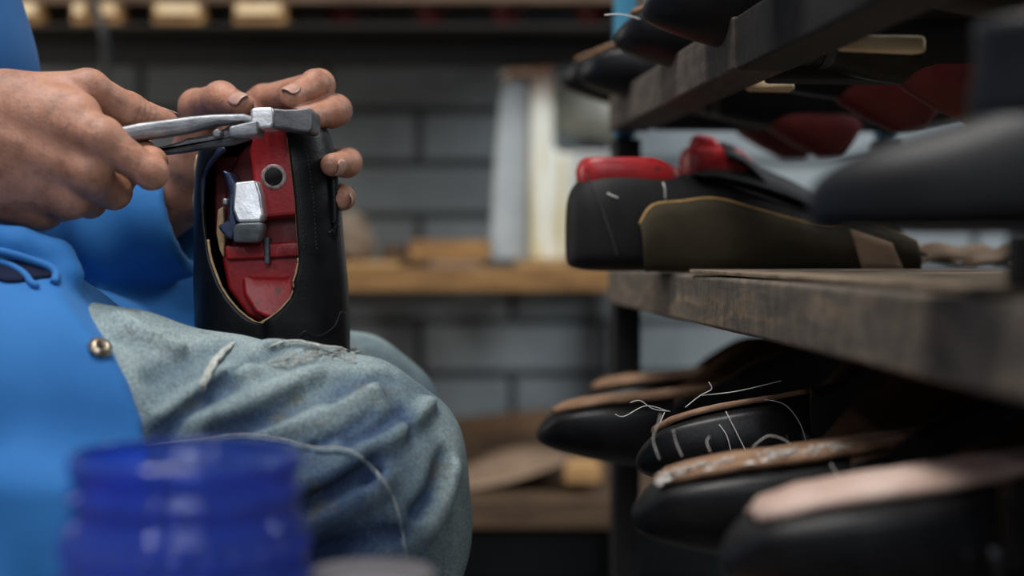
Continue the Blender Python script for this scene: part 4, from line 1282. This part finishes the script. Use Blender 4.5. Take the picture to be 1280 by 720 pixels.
# raw tan leather edge peeling away at the left
g = []
for i in range(20):
    u = i / 19; y = 192 + 108 * u
    w_ = 7 * math.sin(math.pi * min(u * .8 + .2, 1)) ** .6 + 1.2 * math.sin(u * 14)
    g.append([P(252 - w_ * v - 2 * math.sin(u * 3), y + 2 * v, 1.045 + .004 * v) for v in (0, .33, .66, 1)])
sheet('raw_edge', g, M['raw_edge'], up, .0022, True)

# the red last: two hinged halves, bore, hinge pin, clasp
M['bore_rim'] = simple('scraped_grey_rim', (.20, .10, .095), (.40, .36, .34), .5, 180, bs=.4, lo=.4, hi=.6)
def piece(name, px, d0, d1, m, par, grow=.12, bevel=.0025, dd=None):
    f, b = slab(px, d0, d1, grow, dd); bm = bmesh.new(); add_frustum(bm, f, b)
    return bm_obj(name, bm, m, par, bevel=bevel, world=True)
la = piece('last', [(318, 158), (364, 158), (367, 200), (372, 268), (324, 272), (318, 240), (312, 190)], 1.018, 1.075, M['red'], hs, .20)
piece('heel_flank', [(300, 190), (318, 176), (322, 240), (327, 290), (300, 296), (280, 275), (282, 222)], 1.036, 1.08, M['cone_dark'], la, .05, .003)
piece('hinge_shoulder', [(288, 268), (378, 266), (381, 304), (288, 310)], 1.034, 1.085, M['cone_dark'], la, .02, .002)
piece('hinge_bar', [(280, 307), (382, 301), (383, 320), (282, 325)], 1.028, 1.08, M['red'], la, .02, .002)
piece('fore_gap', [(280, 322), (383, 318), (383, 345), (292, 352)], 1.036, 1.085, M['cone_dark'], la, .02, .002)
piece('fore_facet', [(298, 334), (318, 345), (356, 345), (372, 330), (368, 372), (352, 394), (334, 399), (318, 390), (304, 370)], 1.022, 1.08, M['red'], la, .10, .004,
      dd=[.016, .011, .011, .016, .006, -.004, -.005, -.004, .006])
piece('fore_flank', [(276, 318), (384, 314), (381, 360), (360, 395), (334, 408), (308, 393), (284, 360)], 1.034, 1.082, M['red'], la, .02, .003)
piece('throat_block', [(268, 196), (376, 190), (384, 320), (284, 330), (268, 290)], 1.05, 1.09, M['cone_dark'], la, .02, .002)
bc = P(342, 221, 1.0172)
bo = lathe('bore_ring', [(.0060, -.010), (.0060, .0001), (.0064, .0005), (.0086, .0005), (.0090, -.002)], M['bore_rim'], la, 32)
bo.location = tuple(bc - np.array(hs.location)); bo.rotation_euler = (math.radians(90), 0, 0)
bo2 = lathe('bore', [(.0001, .0005), (.0062, .0005), (.0062, -.004)], M['hole'], bo, 32)
bo.matrix_basis = (Matrix.Translation(Vector(bc)) @ Matrix.Rotation(math.radians(90), 4, 'X'))
bo.matrix_basis = la.matrix_basis.inverted() @ hs.matrix_basis.inverted() @ bo.matrix_basis if False else Matrix.Translation(Vector(bc)) @ Matrix.Rotation(math.radians(90), 4, 'X')
piece('hinge_pin', [(329, 296), (337, 296), (337, 330), (330, 330)], 1.024, 1.05, M['steel_dark'], la, 0, .0012)
# scuffed bare patch under the bore
# metal clasp standing out on the left
cl = piece('clasp', [(292, 228), (320, 225), (326, 243), (329, 268), (327, 277), (296, 278), (291, 262)], 1.000, 1.020, M['steel_bright'], hs, .0, .0022, dd=[0, .002, .001, 0, -.002, -.003, 0])
piece('clasp_foot', [(296, 278.5), (328, 277.5), (327, 290), (322, 303), (291, 303), (290, 284)], .999, 1.022, M['steel'], cl, -.04, .0025, dd=[-.002, -.002, 0, .008, .009, 0])
piece('clasp_arm', [(277, 212), (289, 216), (296, 230), (292, 262), (297, 280), (290, 300), (281, 296), (271, 283), (284, 276), (285, 240)], 1.010, 1.04, M['blue_steel'], cl, .0, .002)
piece('clasp_rivet', [(278, 248), (284, 248), (284, 256), (278, 256)], 1.006, 1.03, M['steel'], cl, 0, .001)
piece('clasp_tongue', [(272, 262), (279, 258), (281, 300), (279, 322), (274, 312), (270, 290)], 1.028, 1.04, M['raw_edge'], hs, 0, .001)

# ------------------------------------------------------------------ lasting pincers
pn = thing('lasting_pincers', 'steel lasting pincers with a hammer head biting the top of the held shoe', 'pincers', P(330, 155, 1.0))
def plate(name, px, d0, d1, m, par, bevel=.0018, dd=None): return piece(name, px, d0, d1, m, par, 0, bevel, dd)
plate('upper_handle', [(60, 166), (147, 158.5), (175, 153), (207, 149), (236, 145), (264, 142.5), (303, 141.5), (318, 146), (318, 158), (300, 152), (264, 157.5), (228, 166.5), (196, 171.5), (160, 176), (62, 184)],
      .972, .988, M['steel'], pn, .003, dd=[-.02, -.012, -.009, -.005, -.001, .002, .005, .006, .006, .005, .002, -.002, -.006, -.011, -.02])
plate('lower_handle', [(60, 206), (160, 184), (200, 183), (226, 176), (232, 172.5), (245, 170.5), (264, 167), (282, 160), (314, 160), (314, 172), (290, 180), (262, 184.5), (228, 190), (199, 193.5), (160, 198), (64, 222)],
      .978, .992, M['steel_dark'], pn, .003, dd=[-.014, -.006, -.003, .0, .0, .001, .002, .003, .005, .005, .003, .002, 0, -.003, -.006, -.014])
plate('pivot_block', [(286, 158), (304, 154), (322, 150), (322, 168), (304, 171), (286, 171)], .971, 1.0, M['steel'], pn, .0015)
plate('pivot_pin', [(266, 163), (272, 160), (276, 164), (276, 170), (269, 172), (265, 168)], .970, .999, M['steel'], pn, .0012)
plate('hammer_face', [(313, 136), (318, 134.5), (340, 133.5), (342, 140), (342, 153), (340, 159.5), (317, 161), (313, 156)], .976, 1.008, M['steel_bright'], pn, .0018)
plate('jaw', [(340, 135), (356, 136.5), (372, 136), (384, 134), (391, 137), (392.5, 147), (391, 162), (386, 166), (372, 164), (356, 161), (340, 160)], .979, 1.016, M['steel_dark'], pn, .003)

# ------------------------------------------------------------------ light and camera
def area(name, loc, target, size, power, color, sy=None):
    L = bpy.data.lights.new(name, 'AREA'); L.energy = power; L.color = color; L.size = size
    if sy: L.shape = 'RECTANGLE'; L.size_y = sy
    o = bpy.data.objects.new(name, L); C.objects.link(o)
    o.location = loc; o.rotation_euler = (Vector(target) - Vector(loc)).to_track_quat('-Z', 'Y').to_euler()
    return o
area('ceiling_light_key', (-.42, -.22, 2.45), (-.15, .05, .6), .8, 36, (1.0, .97, .93))
area('front_fill', (.35, -2.7, 1.9), (.0, .1, .5), 1.3, 17, (.88, .94, 1.0))  # added soft fill from the camera side
area('wall_fill_back', (1.25, .55, 1.75), (-.2, 1.72, .75), .9, 26, (.88, .95, 1.0), .9)  # added fill to brighten the back wall, no source in the room
area('wall_fill_left', (-1.7, .75, 1.12), (-.6, 1.72, .85), .7, 12, (1.0, .94, .86), .8)  # added fill lifting the left of the wall under the top tier
area('glint_left', (-.62, -1.75, 1.30), (-.2, -.4, .45), .06, 2.2, (.92, .93, 1.0))  # small light added for highlights on the jar and leather
area('glint_right', (.05, -1.9, 1.5), (-.2, -.4, .45), .06, 2.2, (.92, .93, 1.0))  # second small light added for the same highlights
area('glint_strip', (-.75, -1.3, 2.2), (-.2, -.4, .5), .07, 6, (.95, .96, 1.0), .5)  # narrow light added near the ceiling for reflections on the jar
w = bpy.data.worlds.new('World'); bpy.context.scene.world = w; w.use_nodes = True
w.node_tree.nodes['Background'].inputs[0].default_value = (.55, .65, .8, 1)
w.node_tree.nodes['Background'].inputs[1].default_value = .12

cam = bpy.data.cameras.new('Camera'); co_ = bpy.data.objects.new('Camera', cam); C.objects.link(co_)
co_.location = tuple(CAM); co_.rotation_euler = (math.radians(90) - PITCH, 0, 0)
cam.sensor_width = 36; cam.lens = F * 36 / 1280
cam.clip_start = .05
cam.dof.use_dof = True; cam.dof.focus_distance = 1.0; cam.dof.aperture_fstop = 2.8
cam.dof.aperture_blades = 0
bpy.context.scene.camera = co_
bpy.context.scene.view_settings.view_transform = 'Standard'
bpy.context.scene.view_settings.look = 'None'
